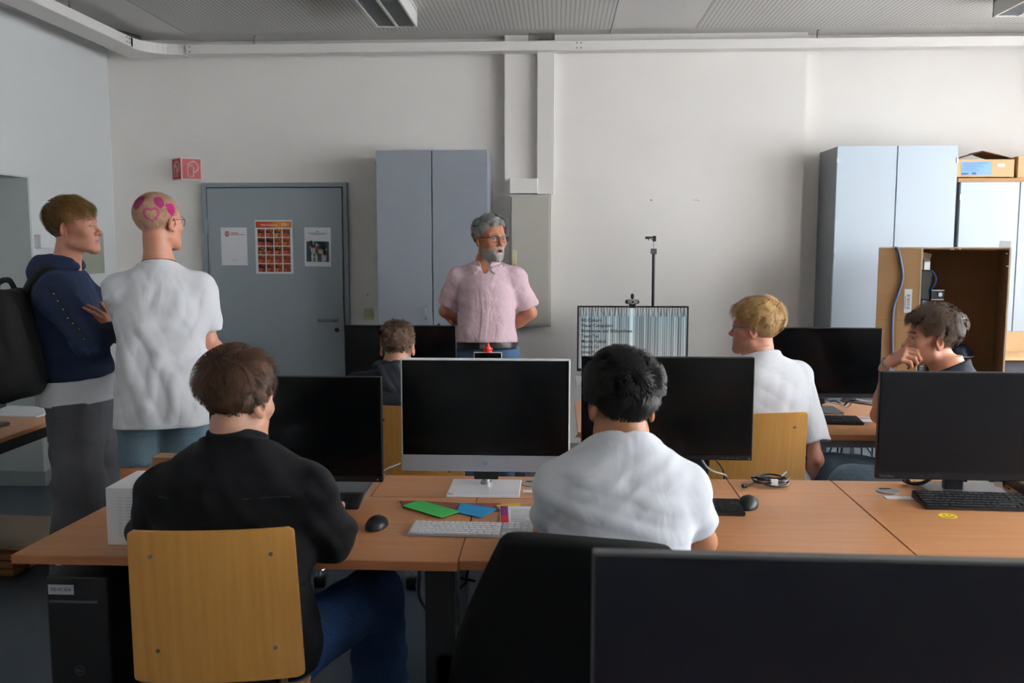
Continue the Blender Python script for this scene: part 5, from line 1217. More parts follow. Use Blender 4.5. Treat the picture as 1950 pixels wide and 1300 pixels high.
    def neckband(s, m, neck=.064, name='neckband', nz=0., r=.0055, neckfwd=.02):
        a = np.linspace(0, 2*math.pi, 49)[:-1]; c = s.nb+s.Yf*neckfwd-s.Z*(.0-nz)
        p = np.array([c+s.X*math.cos(t)*(neck+.004)+s.Yf*math.sin(t)*(neck+.004)-s.Z*(.02*max(math.sin(t), 0)) for t in a]); p = s.shirtF.snap(p, .0, 8)
        p = (p+np.roll(p, 1, 0)+np.roll(p, -1, 0))/3
        v, f = tube_data(p-s.base, r, 6, True); me = bpy.data.meshes.new(name); me.from_pydata([tuple(x) for x in v], [], f); return link(name, me, m, s.t, smooth=True)
    def trousers(s, name, m, r=(.105, .088, .078, .072), waist=.11, amp=.005, seed=5, h=.007, add=.018, cuffz=None, disp=(), wa=1.03, wb=1.08, low=-.12):
        F = Field(); st = scale_st(TORSO, s.L, s.w*wa, s.d*wb, add, zmax=.19); F.add(f_loft(s.pel, s.M, st, 2.3), .03)
        for sd, (hp, kn, an, t) in s.legs.items():
            F.add(f_rc(hp, kn, r[0], r[1]), .035); F.add(f_rc(kn, an+(an-kn)*.03, r[2], r[3]), .03)
        for fn in disp: F.disp(fn)
        F.disp(lambda p: amp*noise3(p, 3.5, seed, 2))
        for sd, (hp, kn, an, t) in s.legs.items(): F.cutf(lambda p, an=an: np.where(np.linalg.norm((p-an)[:, :2], axis=1) < .16, (an[2]-.045)-p[:, 2], -.05), .004)
        F.cutf(lambda p: (lambda q: np.where(np.linalg.norm(q[:, :2], axis=1) < .24, q[:, 2]-waist, -.05))((p-s.pel)@s.M), .004); s.trF = F
        return sdf_obj(name, F, h, s.base, m, s.t)
    def shoes(s, m, sole):
        for sd, (hp, kn, an, t) in s.legs.items():
            F = Field(); b = V3(an[0], an[1], 0); F.add(f_rc(b-t*.055+V3(0, 0, .045), b+t*.05+V3(0, 0, .05), .042, .045), .02); F.add(f_rc(b+t*.04+V3(0, 0, .040), b+t*.165+V3(0, 0, .028), .045, .038, (0, 0, 1), .75), .03)
            F.add(f_rc(b-t*.03+V3(0, 0, .05), b-t*.03+V3(0, 0, .10), .042, .040), .02); F.cut((0, 0, .014), (0, 0, -1))
            o = sdf_obj('shoe', F, .007, s.base, m, s.t)
            F2 = Field(); F2.add(f_rc(b-t*.05+V3(0, 0, .02), b+t*.16+V3(0, 0, .02), .044, .041), .01); F2.cut((0, 0, .024), (0, 0, 1)); F2.cut((0, 0, .001), (0, 0, -1)); sdf_obj('sole', F2, .008, s.base, sole, o)
    def tube_on(s, F, pts, r, m, name, closed=False, off=0., n=5, sm=6):
        p = np.array(smooth_pts(pts, sm, closed)); p = F.snap(p, off, 8)
        for _ in range(6): p[1:-1] = (p[:-2]+2*p[1:-1]+p[2:])/4
        p = p+0; v, f = tube_data(p-s.base, r, n, closed); me = bpy.data.meshes.new(name); me.from_pydata([tuple(x) for x in v], [], f); return link(name, me, m, s.t, smooth=True)
    def glasses(s, m, wlens=.026, hlens=.018, z=.004, y=.098, rim=.0014, round_=2.6, glass=None):
        g = MB(); hs = s.hs
        T = lambda x, yy, zz: tuple(s.hc+s.HM@(V3(x, yy, zz)*hs)-s.base)
        for q in (-1, 1):
            pts = []
            for a in np.linspace(0, 2*math.pi, 29)[:-1]:
                ca, sa = math.cos(a), math.sin(a); e = 2/round_; xx = q*.033+wlens*math.copysign(abs(ca)**e, ca); zz = z-.002+hlens*math.copysign(abs(sa)**e, sa); pts.append(T(xx, y-.22*abs(xx)-0.0, zz))
            g.tube(pts, rim*hs, 6, True)
            g.tube([T(q*(.033+wlens), y-.22*(.033+wlens), z+.006), T(q*.078, .065, z+.008), T(q*.083, .0, z+.009), T(q*.082, -.018, z+.004), T(q*.078, -.03, z-.014)], rim*hs*1.1, 6)
        g.tube([T(-.009, y, z+.003), T(0, y+.003, z+.005), T(.009, y, z+.003)], rim*hs, 6)
        o = g.build('glasses', m, s.t, smooth=True)
        if glass:
            for q in (-1, 1):
                me = MB(); me.poly([T(q*.033+(wlens-.001)*math.cos(a), y-.22*abs(q*.033+(wlens-.001)*math.cos(a)), z-.002+(hlens-.001)*math.sin(a)) for a in np.linspace(0, 2*math.pi, 21)[:-1]][::q], 0); me.build('lens', glass, o)
        return o
def cf_world(V, s, cf):
    return cf(V)
# ================================================================ THE SEVEN STUDENTS AND THE TEACHER
M_hair = mat('hair', '555555', .5, attr='col', spec=.22); M_cap = mat('hair_base', '555555', .8, attr='col', spec=.15)
def cloth(key, c, c2=None, rough=.85, bump=.25, bs=45, **k): return mat(key, c, rough, col2=c2, nscale=k.pop('nscale', 5), bump=bump, bscale=bs, spec=.22, sheen=k.pop('sheen', 0.), crease=k.pop('crease', .35), cscale=k.pop('cscale', 7), **k)
M_tee = cloth('white_cotton', 'd3d5da', bump=.10, bs=18, crease=.4, cscale=8); M_tee2 = cloth('white_cotton_shade', 'd0d1d4', bump=.12, bs=14, crease=.55, cscale=6)
M_band = cloth('white_rib', 'd2d4d8', bump=.2, bs=120)
M_blkshirt = cloth('black_shirt_cloth', '0a0a0c', '0e0e11', bump=.18, bs=14); M_navy = cloth('navy_fleece', '232e46', '1f293e', bump=.12, bs=40); M_char = cloth('charcoal_hoodie', '24272e', '2b2f37', bump=.15, bs=50)
M_navytee = cloth('dark_navy_cotton', '1d2029', bump=.12, bs=20); M_pink = cloth('pink_linen', 'cdb0b8', 'd3b8bf', bump=.18, bs=26, nscale=60, crease=.6, cscale=10)
M_pinkd = cloth('pink_linen_edge', 'd6bcc2', bump=.1); M_belt = mat('black_leather', '111114', .4, bump=.1)
M_jean = cloth('blue_jeans', '546976', '74868f', bump=.3, bs=160, mix=(.3, .75)); M_jeand = cloth('dark_blue_jeans', '1f3350', '29426a', bump=.3, bs=160); M_jeang = cloth('grey_jeans', '4a4a4d', '5e5e61', bump=.3, bs=160, mix=(.3, .75)); M_jeanb = cloth('faded_blue_jeans', '5c6c7a', '6d7f8d', bump=.4, bs=60)
M_chino = cloth('blue_chinos', '3f5874', bump=.1); M_stitch = mat('stitching', '3a4a52', .8); M_stitchg = mat('stitching_dark', '2c2c2e', .8)
M_sneak = mat('sneaker', 'a8aab0', .6); M_sole = mat('sole', 'd5d5d2', .7); M_shoe = mat('dark_shoe', '1c1c1f', .6)
M_lens = mat('lens_glass', 'ffffff', .02, trans=1., ior=1.02, spec=.6)
DEFHL = [(-.14, -.075), (-.08, -.062), (-.045, -.035), (-.025, .004), (.0, .022), (.03, .034), (.045, .055), (.07, .068), (.12, .075)]
def mk_hairline(tab, soft=1.): 
    ty = np.array([a for a, b in tab]); tz = np.array([b for a, b in tab])
    def f(q): return (q[:, 2]-np.interp(q[:, 1], ty, tz))*.8-np.maximum(0, (np.abs(q[:, 0])-.03))*0
    return f
def mk_thick(top, side, nape, front=None, back=None):
    front = top if front is None else front; back = (top+side)/2 if back is None else back
    def f(u, q):
        z = np.clip(u[:, 2], -1, 1); w = np.clip((z+.05)/.75, 0, 1); w = w*w*(3-2*w)
        t = side+(top-side)*w; t = t+(front-top)*np.clip(u[:, 1], 0, 1)*w; t = t+(back-side)*np.clip(-u[:, 1], 0, 1)*np.clip(z+.35, 0, 1)*(1-w)*1.2
        return t+(nape-t)*np.clip((-.12-z)/.35, 0, 1)
    return f
def hair(b, top, side, nape, cols, n, length, front=None, back=None, tab=DEFHL, seed=1, clump=.004, lift=.25, curl=.25, width=.0011, up=0., h=.0035, crown=(0, -.06, .1), flow=None, colfn=None, capcol=None, clumps=120, segs=5, fade=0.):
    th = mk_thick(top, side, nape, front, back); hl = mk_hairline(tab); F, cc, r0 = cap_field(b.hc, b.HM, b.hs, lambda u, q: th(u, q)*.74, hl, seed, clump)
    sk = np.array(lin(b.skin)); cf0 = colfn
    if fade:
        def colfn(q, c):
            m = np.clip(1-hl(q)/fade, 0, 1)[:, None]**1.3*.8*(q[:, 1:2] < .05); c = c*(1-m)+sk*.8*m; return cf0(q, c) if cf0 else c
    c0 = (np.array(lin(cols[0]))*.75+np.array(lin(cols[1]))*.25)
    def cf(V):
        q = ((V-b.hc)@b.HM)/b.hs; c = np.tile(c0, (len(V), 1))*(1+.2*noise3(V, 30, seed, 2))[:, None]; c = np.clip(c, 0, 1)
        return colfn(q, c) if colfn is not None else c
    o = sdf_obj('hair', F, h, b.base, M_cap, b.t, colr=cf)
    if n: hair_strands('hair_strands', b.hc, b.HM, b.hs, th, hl, n, length, cols, M_hair, o, b.base, seed, width, lift, crown, curl, flow, up, segs, clumps, colfn)
    return o

# ---- student in black shirt (nearest left)
b = Body('person seated nearest on the left, brown hair, black shirt, dark jeans, back to camera', (-.86, 2.4, 0), (-.862, 2.39, .52), (-.868, 2.40, 1.085), (1, 0, 0), (-.862, 2.43, 1.186), -22, -4, 0, 1.0, w=1.08, depth=1.0, shw=.180, skin='b98a72', shz=.430, neckr=.058)
b.arm('R', (-.715, 2.80, .775), elbow=(-.640, 2.50, .795)); b.arm('L', (-1.02, 2.80, .78), elbow=(-1.15, 2.50, .80))
b.leg('R', (-.575, 2.90, .10), knee=(-.575, 2.79, .50), toe=(.1, 1, 0)); b.leg('L', (-1.08, 2.80, .10), knee=(-1.07, 2.80, .52), toe=(-.1, 1, 0))
hand(b.F, (-.715, 2.80, .775), (-.15, 1, -.05), (0, 0, -1), (-1, 0, 0), curl=(.15, .25, .2)); hand(b.F, (-1.02, 2.80, .78), (.15, 1, -.05), (0, 0, -1), (1, 0, 0), curl=(.15, .25, .2))
b.body(.009, [np.array((-.73, 2.9, .77))])
b.shirt('shirt', M_blkshirt, st_w=1.12, st_d=1.04, add=.022, hem=-.06, neck=.062, sleeve=1.86, r0=.072, r1=.068, forearm=(.068, .040), amp=.009, seed=11, disp=[folds((.15, 0, 1), 7, .008, 3), folds((1, .3, .4), 9, .005, 8)], sh_r=.066)
# collar
def collar(b, m, r=.064, h0=-.012, h1=.034, lean=.25, name='collar', fwd=.014, openf=None, th=.0022):
    F = Field(); c0 = b.nb+b.Yf*fwd+b.Z*h0; up = nrm(b.Z+b.Yf*lean)
    rc = f_rc(c0-up*.03, c0+up*.09, r+.006, r-.003)
    F.add((lambda p: np.abs(rc[0](p))-th, rc[1], rc[2]), 0)
    F.cut(c0, -up, .002); F.cut(c0+up*(h1-h0), up, .002)
    if openf: F.cutf(lambda p: openf((p-c0)@b.M), .002)
    return sdf_obj(name, F, .0035, b.base, m, b.t), F
collar(b, M_blkshirt, r=.078, h0=-.03, h1=.020, th=.0045, lean=.45, fwd=.004)
b.tube_on(b.shirtF, [b.nb-b.X*.19-b.Z*.13-b.Yf*.15, b.nb-b.X*.08-b.Z*.125-b.Yf*.15, b.nb+b.X*.08-b.Z*.125-b.Yf*.15, b.nb+b.X*.19-b.Z*.13-b.Yf*.15], .0014, M_blackm, 'yoke_seam')
b.trousers('jeans', M_jeand, r=(.098, .092, .088, .092), seed=21, disp=[folds((0, .4, 1), 7, .006, 4)]); b.shoes(M_sneak, M_sole)
hair(b, .030, .013, .004, ('2e1f16', '6f5240'), 9000, lambda u, q: .030+.03*np.clip(u[:, 2]+.2, 0, 1), back=.022, seed=4, lift=.28, curl=.42, clump=.006, width=.0010, tab=[(-.14, -.068), (-.08, -.070), (-.045, -.045), (-.025, .0), (.0, .018), (.03, .030), (.045, .055), (.07, .068), (.12, .075)])

# ---- student in white shirt (nearest middle)
b = Body('person seated in the middle foreground, black hair, white t-shirt, back to camera', (.17, 2.4, 0), (.165, 2.335, .52), (.175, 2.40, 1.105), (1, .06, 0), (.172, 2.425, 1.184), 14, -8, 3, 1.03, w=1.0, depth=1.0, shw=.168, skin='a8724f', shz=.438)
b.arm('R', (.30, 2.80, .775), elbow=(.405, 2.50, .795)); b.arm('L', (.05, 2.82, .775), elbow=(-.025, 2.53, .80))
b.leg('R', (.30, 2.80, .10), knee=(.33, 2.78, .50)); b.leg('L', (.02, 2.80, .10), knee=(.02, 2.78, .50))
hand(b.F, (.30, 2.80, .775), (.1, 1, -.05), (0, 0, -1), (-1, 0, 0), curl=(.15, .25, .2)); hand(b.F, (.05, 2.80, .775), (.1, 1, -.05), (0, 0, -1), (1, 0, 0), curl=(.15, .25, .2))
b.body(.009)
mk = lambda p: 1.0+0*p[:, 0]
b.shirt('t_shirt', M_tee, st_w=1.10, st_d=1.06, add=.014, hem=-.05, neck=.064, sleeve=.66, r0=.062, r1=.060, amp=.005, seed=5, disp=[folds((.25, 0, 1), 11, .0042, 3, 1.0), folds((-.7, .0, 1), 15, .0026, 9, 1.4)], sh_r=.058)
b.neckband(M_band)
b.trousers('jeans', M_jeand, seed=22); b.shoes(M_shoe, M_sole)
hair(b, .030, .018, .006, ('08080a', '2a2624'), 9000, lambda u, q: .030+.02*np.clip(u[:, 2]+.2, 0, 1), back=.030, seed=6, lift=.30, curl=.5, clump=.006, width=.0011, crown=(.01, -.085, .07), tab=[(-.14, -.108), (-.08, -.098), (-.045, -.064), (-.025, -.005), (.0, .018), (.03, .030), (.045, .055), (.07, .068), (.12, .075)])

# ---- student in dark hoodie, second row
b = Body('person seated on the second row in charcoal hoodie, short curly brown hair', (-.775, 4.35, 0), (-.775, 4.32, .50), (-.775, 4.37, 1.005), (1, 0, 0), (-.778, 4.42, 1.105), 6, -8, 0, .98, w=1.05, shw=.175, skin='b08068', colkw={})
b.arm('R', (-.62, 4.72, .78), elbow=(-.52, 4.50, .80)); b.arm('L', (-.93, 4.72, .78), elbow=(-1.05, 4.50, .80))
b.leg('R', (-.65, 4.80, .10), knee=(-.65, 4.76, .50)); b.leg('L', (-.92, 4.80, .10), knee=(-.92, 4.76, .50))
hand(b.F, (-.62, 4.72, .78), (-.2, 1, -.1), (0, 0, -1), (-1, 0, 0)); hand(b.F, (-.93, 4.72, .78), (.2, 1, -.1), (0, 0, -1), (1, 0, 0))
b.body(.010, hh=.0035)
def hood(b, m, r=.088, tube=.030, drop=.05, name='hood', back=.05, wide=1.):
    F = Field(); pts = []
    for t in np.linspace(-2.4, 2.4, 13):
        c = b.nb+b.Yf*(.02)-b.Z*(-.005)+b.X*math.sin(t)*r*wide-b.Yf*math.cos(t)*(r*.75)+b.Z*(.012-.03*(math.cos(t) < 0)*abs(math.cos(t))-.0*abs(math.sin(t)))
        pts.append((c, tube*(.55+.45*max(0, math.cos(t*.55)))))
    for (p0, r0), (p1, r1) in zip(pts[:-1], pts[1:]): F.add(f_rc(p0, p1, r0, r1), .015)
    F.add(f_ell(b.nb-b.Yf*(.055+back)-b.Z*drop, (.105*wide, .05, .085), b.M), .05)
    F.disp(folds((1, .2, .8), 10, .005, 12)); F.disp(lambda p: .004*noise3(p, 7, 3, 2))
    F.add(f_rc(b.nb-b.Z*.05+b.Yf*.02, b.nb+b.Z*.10+b.Yf*.03, .058, .070), .01, sub=True)
    return sdf_obj(name, F, .005, b.base, m, b.t), F
b.shirt('hoodie', M_char, st_w=1.12, st_d=1.15, add=.025, hem=-.08, neck=.060, sleeve=1.95, r0=.075, r1=.066, forearm=(.066, .042), amp=.006, seed=31, disp=[folds((.2, 0, 1), 7, .005, 3)], h=.007, sh_r=.064)
hood(b, M_char)
b.trousers('jeans', M_jeand, seed=23, h=.010); b.shoes(M_shoe, M_sole)
hair(b, .017, .006, .002, ('3a2a20', '7a6250'), 5500, lambda u, q: .010+.010*np.clip(u[:, 2]+.1, 0, 1), seed=8, lift=.5, curl=.9, clump=.004, width=.0013, clumps=400, fade=.035)

# ---- blond student with glasses
b = Body('person with blond hair, glasses and white t-shirt on second row, seen from behind, looking left', (.90, 4.15, 0), (.93, 4.12, .52), (.905, 4.13, 1.115), (1, .38, 0), (.886, 4.155, 1.232), 66, 2, 0, 1.0, w=1.05, shw=.185, skin='b87f68', colkw=dict(brow='8a6a44'), shz=.46)
b.arm('R', (1.12, 4.22, .47), elbow=(1.155, 4.08, .655), th=.86); b.arm('L', (.72, 4.42, .76), elbow=(.66, 4.20, .82))
b.leg('R', (1.12, 4.62, .10), knee=(1.16, 4.50, .50)); b.leg('L', (.72, 4.62, .10), knee=(.72, 4.50, .50))
hand(b.F, (1.12, 4.30, .55), (-.2, 1, -.1), (0, 0, -1), (-1, 0, 0)); hand(b.F, (.72, 4.42, .76), (.2, 1, -.1), (0, 0, -1), (1, 0, 0))
b.body(.010)
b.shirt('t_shirt', M_tee2, st_w=1.14, st_d=1.15, add=.02, hem=-.08, neck=.066, sleeve=.80, r0=.070, r1=.082, amp=.006, seed=41, disp=[folds((.8, 0, 1), 6, .006, 3), folds((1, 0, -.3), 8, .004, 7)], h=.006, sh_r=.060)
b.neckband(M_band, neck=.066)
b.trousers('trousers', M_jeang, seed=24, h=.010); b.shoes(M_shoe, M_sole)
b.glasses(mat('glasses_blue', '4a5670', .35), wlens=.026, hlens=.020, round_=3.2)
HLF = [(-.14, -.045), (-.08, -.04), (-.05, -.02), (-.025, .010), (.0, .024), (.04, .036), (.05, .055), (.07, .066), (.12, .070)]
hair(b, .028, .010, .003, ('7a5228', 'dcb67c'), 9000, lambda u, q: .030+.03*np.clip(u[:, 2]+.1, 0, 1), front=.034, back=.022, seed=9, lift=.28, curl=.42, clump=.006, width=.0010, tab=HLF, fade=.03)

# ---- boy with wristwatch
b = Body('person with wristwatch and dark brown hair resting chin on fist at the right, dark t-shirt', (1.78, 4.20, 0), (1.80, 4.16, .50), (1.765, 4.18, 1.072), (.50, .86, 0), (1.682, 4.20, 1.182), 84, 3, 0, 1.08, w=1.03, shw=.18, skin='bd8266', colkw=dict(brow='33241a', lip='a05a4a'), shz=.46)
wr = P(1693, 693, Y=4.22); el = V3(1.535, 4.40, .800)
b.arm('R', tuple(wr), elbow=tuple(el), l1=.3, l2=.26)
b.arm('L', (1.66, 4.02, .66), elbow=(1.76, 3.88, .80))
b.leg('L', (1.22, 4.02, .10), knee=(1.28, 3.98, .56), toe=(-1, 0, 0), hipoff=.10); b.leg('R', (1.26, 4.40, .10), knee=(1.32, 4.34, .53), toe=(-1, 0, 0))
hd = P(1733, 667, Y=4.12)-wr
hand(b.F, tuple(wr), tuple(hd), (.55, .1, -.8), (.1, .9, .25), s=1.1, each=[(.9, 1.0, .6), (1.0, 1.1, .7), (1.05, 1.1, .8), (1.1, 1.1, .8)], thumbc=(.9, .6, .5))
hand(b.F, (1.66, 4.02, .66), (-1, .1, -.1), (0, 0, -1), (0, 1, 0), curl=(.5, .6, .5))
b.body(.009, [wr+hd*.9])
b.shirt('t_shirt', M_navytee, st_w=1.12, st_d=1.12, add=.018, hem=-.08, neck=.068, sleeve=.62, r0=.068, r1=.068, amp=.005, seed=51, disp=[folds((.6, 0, 1), 9, .004, 3)], h=.006, sh_r=.058, nz=-.006)
b.neckband(mat('navy_rib', '252934', .8), neck=.068, nz=-.006)
b.trousers('jeans', M_jeanb, r=(.115, .100, .09, .09), seed=25, h=.008, disp=[folds((1, 0, .3), 8, .004, 4)]); b.shoes(M_shoe, M_sole)
hair(b, .030, .012, .0035, ('1f1612', '75604f'), 9000, lambda u, q: .026+.022*np.clip(u[:, 2]+.1, 0, 1), front=.036, back=.026, seed=10, lift=.22, curl=.36, clump=.006, width=.0010, tab=HLF, fade=.03)
# wristwatch
ax = nrm(el-wr); F = Field(); c = wr-ax*.008; rc = f_rc(c-ax*.009, c+ax*.009, .0315, .0325)
F.add((lambda p: np.maximum(np.abs(rc[0](p))-.0025, np.abs((p-c)@ax)-.008), rc[1], rc[2]), 0); wt = sdf_obj('watch_strap', F, .002, b.base, M_steel, b.t)
toc = nrm(np.array([0, 0, CAMZ])-c); toc = nrm(toc-ax*(toc@ax)+np.cross(ax, toc)*-.5)
pc = c+toc*.033; MB().cyl(pc-b.base, pc+toc*.008-b.base, .019, n=28).build('watch_case', M_steel, wt, smooth=True); MB().cyl(pc+toc*.008-b.base, pc+toc*.009-b.base, .0155, n=28).build('watch_face', M_whitep, wt)

# ---- teacher in pink shirt
b = Body('person standing at the back, grey hair, beard and glasses, pink short-sleeved shirt', (-.42, 5.5, 0), (-.425, 5.50, .97), (-.425, 5.54, 1.50), (-1, .04, 0), (-.40, 5.50, 1.632), -142, 2, 0, 1.06, w=1.0, depth=1.25, shw=.170, skin='b5795c', shz=.46,
         headkw=dict(mouth_open=.004), colkw=dict(brow='6a6460', lip='8a4a40', stubble=('a8a29c', .72), openmouth=True, eye='30302e'))
b.arm('R', (-.52, 5.72, 1.04), elbow=(-.685, 5.60, 1.20), l1=.3, l2=.26); b.arm('L', (-.36, 5.72, 1.04), elbow=(-.165, 5.62, 1.19))
b.leg('R', (-.54, 5.52, .10), knee=(-.53, 5.49, .52), toe=(0, -1, 0)); b.leg('L', (-.31, 5.52, .10), knee=(-.32, 5.49, .52), toe=(0, -1, 0))
hand(b.F, (-.52, 5.72, 1.04), (.8, .1, -.5), (0, 1, 0), (0, 0, 1)); hand(b.F, (-.36, 5.72, 1.04), (-.8, .1, -.5), (0, 1, 0), (0, 0, 1))
b.body(.009)
st = [(-.03, .178, .158, 0, .01), (.02, .186, .168, 0, .015), (.06, .188, .165, 0, .015), (.15, .174, .150, 0, .012), (.25, .168, .138, 0, .008), (.36, .172, .132, 0, .0), (.45, .155, .11, 0, -.008), (.50, .120, .082, 0, -.008), (.54, .075, .066, 0, 0)]
b.shirt('shirt', M_pink, hem=.052, neck=.062, sleeve=.78, r0=.070, r1=.074, amp=.005, seed=61, stations=st, disp=[folds((.5, 0, 1), 7, .006, 3), folds((-.9, .0, .5), 9, .005, 9)], h=.005, sh_r=.062, hemcut=True, nz=-.01, neckfwd=.0, vneck=(.085, .55))
# narrow at the waist, belt
b.trousers('trousers', M_chino, r=(.105, .09, .082, .078), seed=26, h=.008, waist=.066, wa=.96, wb=1.0, add=.008)
F = Field(); F.add(f_loft(b.pel, b.M, [(-.03, .188, .176, 0, -.006), (.1, .188, .176, 0, -.006)], 2.3), 0); F.cut(b.pel+b.Z*.012, -b.Z, .003); F.cut(b.pel+b.Z*.056, b.Z, .003)
bo = sdf_obj('belt', F, .006, b.base, M_belt, b.t)
bk = F.snap([b.pel+b.Yf*.2+b.Z*.034])[0]-b.base; MB().box(tuple(bk+b.Yf*.004), (.045, .006, .036), .002).build('buckle', M_steel, bo)
b.shoes(M_shoe, M_sole)
# placket, buttons, collar leaves
pl = [b.pel+b.Z*z+b.Yf*.2 for z in (.075, .2, .32, .43, .50)]
p = np.array(smooth_pts(pl, 10)); c_ = b.shirtF.snap(p, .0015, 8); mb = MB(); n_ = len(c_)
me = bpy.data.meshes.new('placket'); V = []; 
for q_ in c_:
    for sx_ in (-1, 1): V.append(b.shirtF.snap([q_+b.X*sx_*.016], .0025)[0]-b.base)
    for sx_ in (-1, 1): V.append(b.shirtF.snap([q_+b.X*sx_*.016], -.002)[0]-b.base)
Fc = []
for i in range(n_-1): a = i*4; Fc += [(a, a+1, a+5, a+4), (a, a+4, a+6, a+2), (a+1, a+3, a+7, a+5)]
me.from_pydata([tuple(v) for v in V], [], Fc); po = link('placket', me, M_pinkd, b.t, smooth=False)
for z in (.10, .17, .24, .31, .38, .45):
    q_ = b.shirtF.snap([b.pel+b.Z*z+b.Yf*.2], .003)[0]-b.base; MB().cyl(q_, q_+b.Yf*.002, .0055, n=10).build('button', M_whitep, po)
co, CF = collar(b, M_pinkd, r=.080, h0=-.05, h1=.010, lean=.1, fwd=.004, th=.004, openf=lambda q: np.where(q[:, 1] > 0, .018+.25*np.maximum(q[:, 2]+.01, 0)-np.abs(q[:, 0]), -.05))
for sx_ in (-1, 1):
    cn = [b.nb+b.X*sx_*.012+b.Yf*.085-b.Z*.050, b.nb+b.X*sx_*.074+b.Yf*.03+b.Z*.012, b.nb+b.X*sx_*.098+b.Yf*.055-b.Z*.022, b.nb+b.X*sx_*.056+b.Yf*.10-b.Z*.085]
    g_ = 6; V = []
    for j in range(g_+1):
        for i in range(g_+1):
            u, v = i/g_, j/g_; V.append((cn[0]*(1-u)+cn[1]*u)*(1-v)+(cn[3]*(1-u)+cn[2]*u)*v)
    V = np.array(V); both = b.shirtF.copy(); V = both.snap(V, .010, 6); n1 = len(V); V2 = both.snap(V, .001, 4); Fq = [(j*(g_+1)+i, j*(g_+1)+i+1, (j+1)*(g_+1)+i+1, (j+1)*(g_+1)+i) for j in range(g_) for i in range(g_)]
    ring = [i for i in range(g_+1)]+[j*(g_+1)+g_ for j in range(1, g_+1)]+[g_*(g_+1)+i for i in range(g_-1, -1, -1)]+[j*(g_+1) for j in range(g_-1, 0, -1)]
    Fq += [(ring[k], ring[(k+1) % len(ring)], ring[(k+1) % len(ring)]+n1, ring[k]+n1) for k in range(len(ring))]
    me = bpy.data.meshes.new('collar_leaf'); me.from_pydata((np.concatenate([V, V2])-b.base).tolist(), [], Fq); link('collar_leaf', me, M_pinkd, b.t)
b.glasses(mat('glasses_dark', '22262e', .35), wlens=.0265, hlens=.0165, round_=3.6, rim=.0019, glass=M_lens, y=.104)
hair(b, .019, .009, .003, ('7c7c7b', 'cfcfcc'), 7500, lambda u, q: .024+.022*np.clip(u[:, 2]+.1, 0, 1), front=.030, seed=12, lift=.35, curl=.45, clump=.005, width=.0012, up=.2, fade=.015, tab=[(-.14, -.05), (-.045, -.03), (-.025, .005), (.0, .024), (.03, .034), (.045, .066), (.06, .082), (.12, .088)])
# beard: short strands over the chin
def beard(b, cols, n=2600, seed=2):
    r = np.random.default_rng(seed); u = r.normal(size=(n*8, 3)); p = V3(0, .035, -.075)+u/np.linalg.norm(u, axis=1)[:, None]*np.array([.06, .065, .055]); 
    ok = (p[:, 2] < -.078+.02*(np.abs(p[:, 0]) > .03)) & (p[:, 1] > .01) | ((np.abs(p[:, 2]+.049) < .005) & (p[:, 1] > .06) & (np.abs(p[:, 0]) < .026)); p = p[ok][:n]
    W_ = b.F.snap(b.hc+(p*b.hs)@b.HM.T, 0., 5); q = (W_-b.hc)@b.HM/b.hs; g = b.F.grad(W_); d = nrm_rows(g*.6+np.array([0, 0, -.9])+r.normal(size=g.shape)*.2); L = r.uniform(.006, .015, len(W_))[:, None]
    side = nrm_rows(np.cross(d, g))*.0011; A = W_+side-g*.001; B_ = W_-side-g*.001; C_ = W_+d*L
    V = np.stack([A, B_, C_], 1).reshape(-1, 3); i = np.arange(len(W_))[:, None]*3; Q = np.concatenate([i, i+1, i+2], 1)
    me = bpy.data.meshes.new('beard'); me.from_pydata((V-b.base).tolist(), [], Q.tolist()); c0, c1 = np.array(lin(cols[0])), np.array(lin(cols[1])); cc_ = c0+(c1-c0)*r.random(len(W_))[:, None]
    ca = me.color_attributes.new('col', 'FLOAT_COLOR', 'POINT'); ca.data.foreach_set('color', np.repeat(np.concatenate([cc_, np.ones((len(cc_), 1))], 1), 3, 0).ravel()); link('beard', me, M_hair, b.t)
def nrm_rows(a): return a/(np.linalg.norm(a, axis=1)[:, None]+1e-9)
beard(b, ('77736f', 'd8d6d2'))

# ---- boy with pink hearts in his hair
b = Body('person standing in white t-shirt with short hair dyed with pink hearts, back to camera', (-1.68, 3.78, 0), (-1.665, 3.78, .985), (-1.675, 3.80, 1.525), (1, .30, 0), (-1.672, 3.815, 1.697), -20, 4, -2, 1.0, w=.95, depth=1.0, shw=.166, skin='b98068', shz=.455, colkw=dict(brow='6a4a34'))
b.arm('R', (-1.50, 4.06, 1.07), elbow=(-1.505, 3.87, 1.20)); b.arm('L', (-1.74, 4.16, 1.10), elbow=(-1.84, 3.93, 1.18))
b.leg('R', (-1.57, 3.80, .10), knee=(-1.57, 3.81, .54), toe=(-.3, 1, 0)); b.leg('L', (-1.78, 3.76, .10), knee=(-1.77, 3.79, .54), toe=(-.5, 1, 0))
hand(b.F, (-1.50, 4.06, 1.07), (-.6, .6, -.2), (-.5, -.3, .5), (0, 0, 1)); hand(b.F, (-1.74, 4.16, 1.10), (.6, .6, -.2), (0, -.3, .5), (0, 0, 1))
b.body(.009)
st = [(-.145, .198, .150, 0, -.0), (-.05, .195, .148, 0, -.005), (.1, .186, .135, 0, 0), (.25, .180, .125, 0, 0), (.36, .172, .120, 0, 0), (.44, .155, .104, 0, -.005), (.49, .115, .080, 0, -.005), (.535, .07, .065, 0, 0)]
b.shirt('t_shirt', M_tee2, hem=-.135, neck=.066, sleeve=.80, r0=.066, r1=.070, amp=.008, seed=71, stations=st, disp=[folds((1, 0, .25), 6, .008, 3), folds((.9, 0, -.6), 9, .006, 9)], h=.0055, sh_r=.056, n=2.5)
b.neckband(M_band, neck=.066)
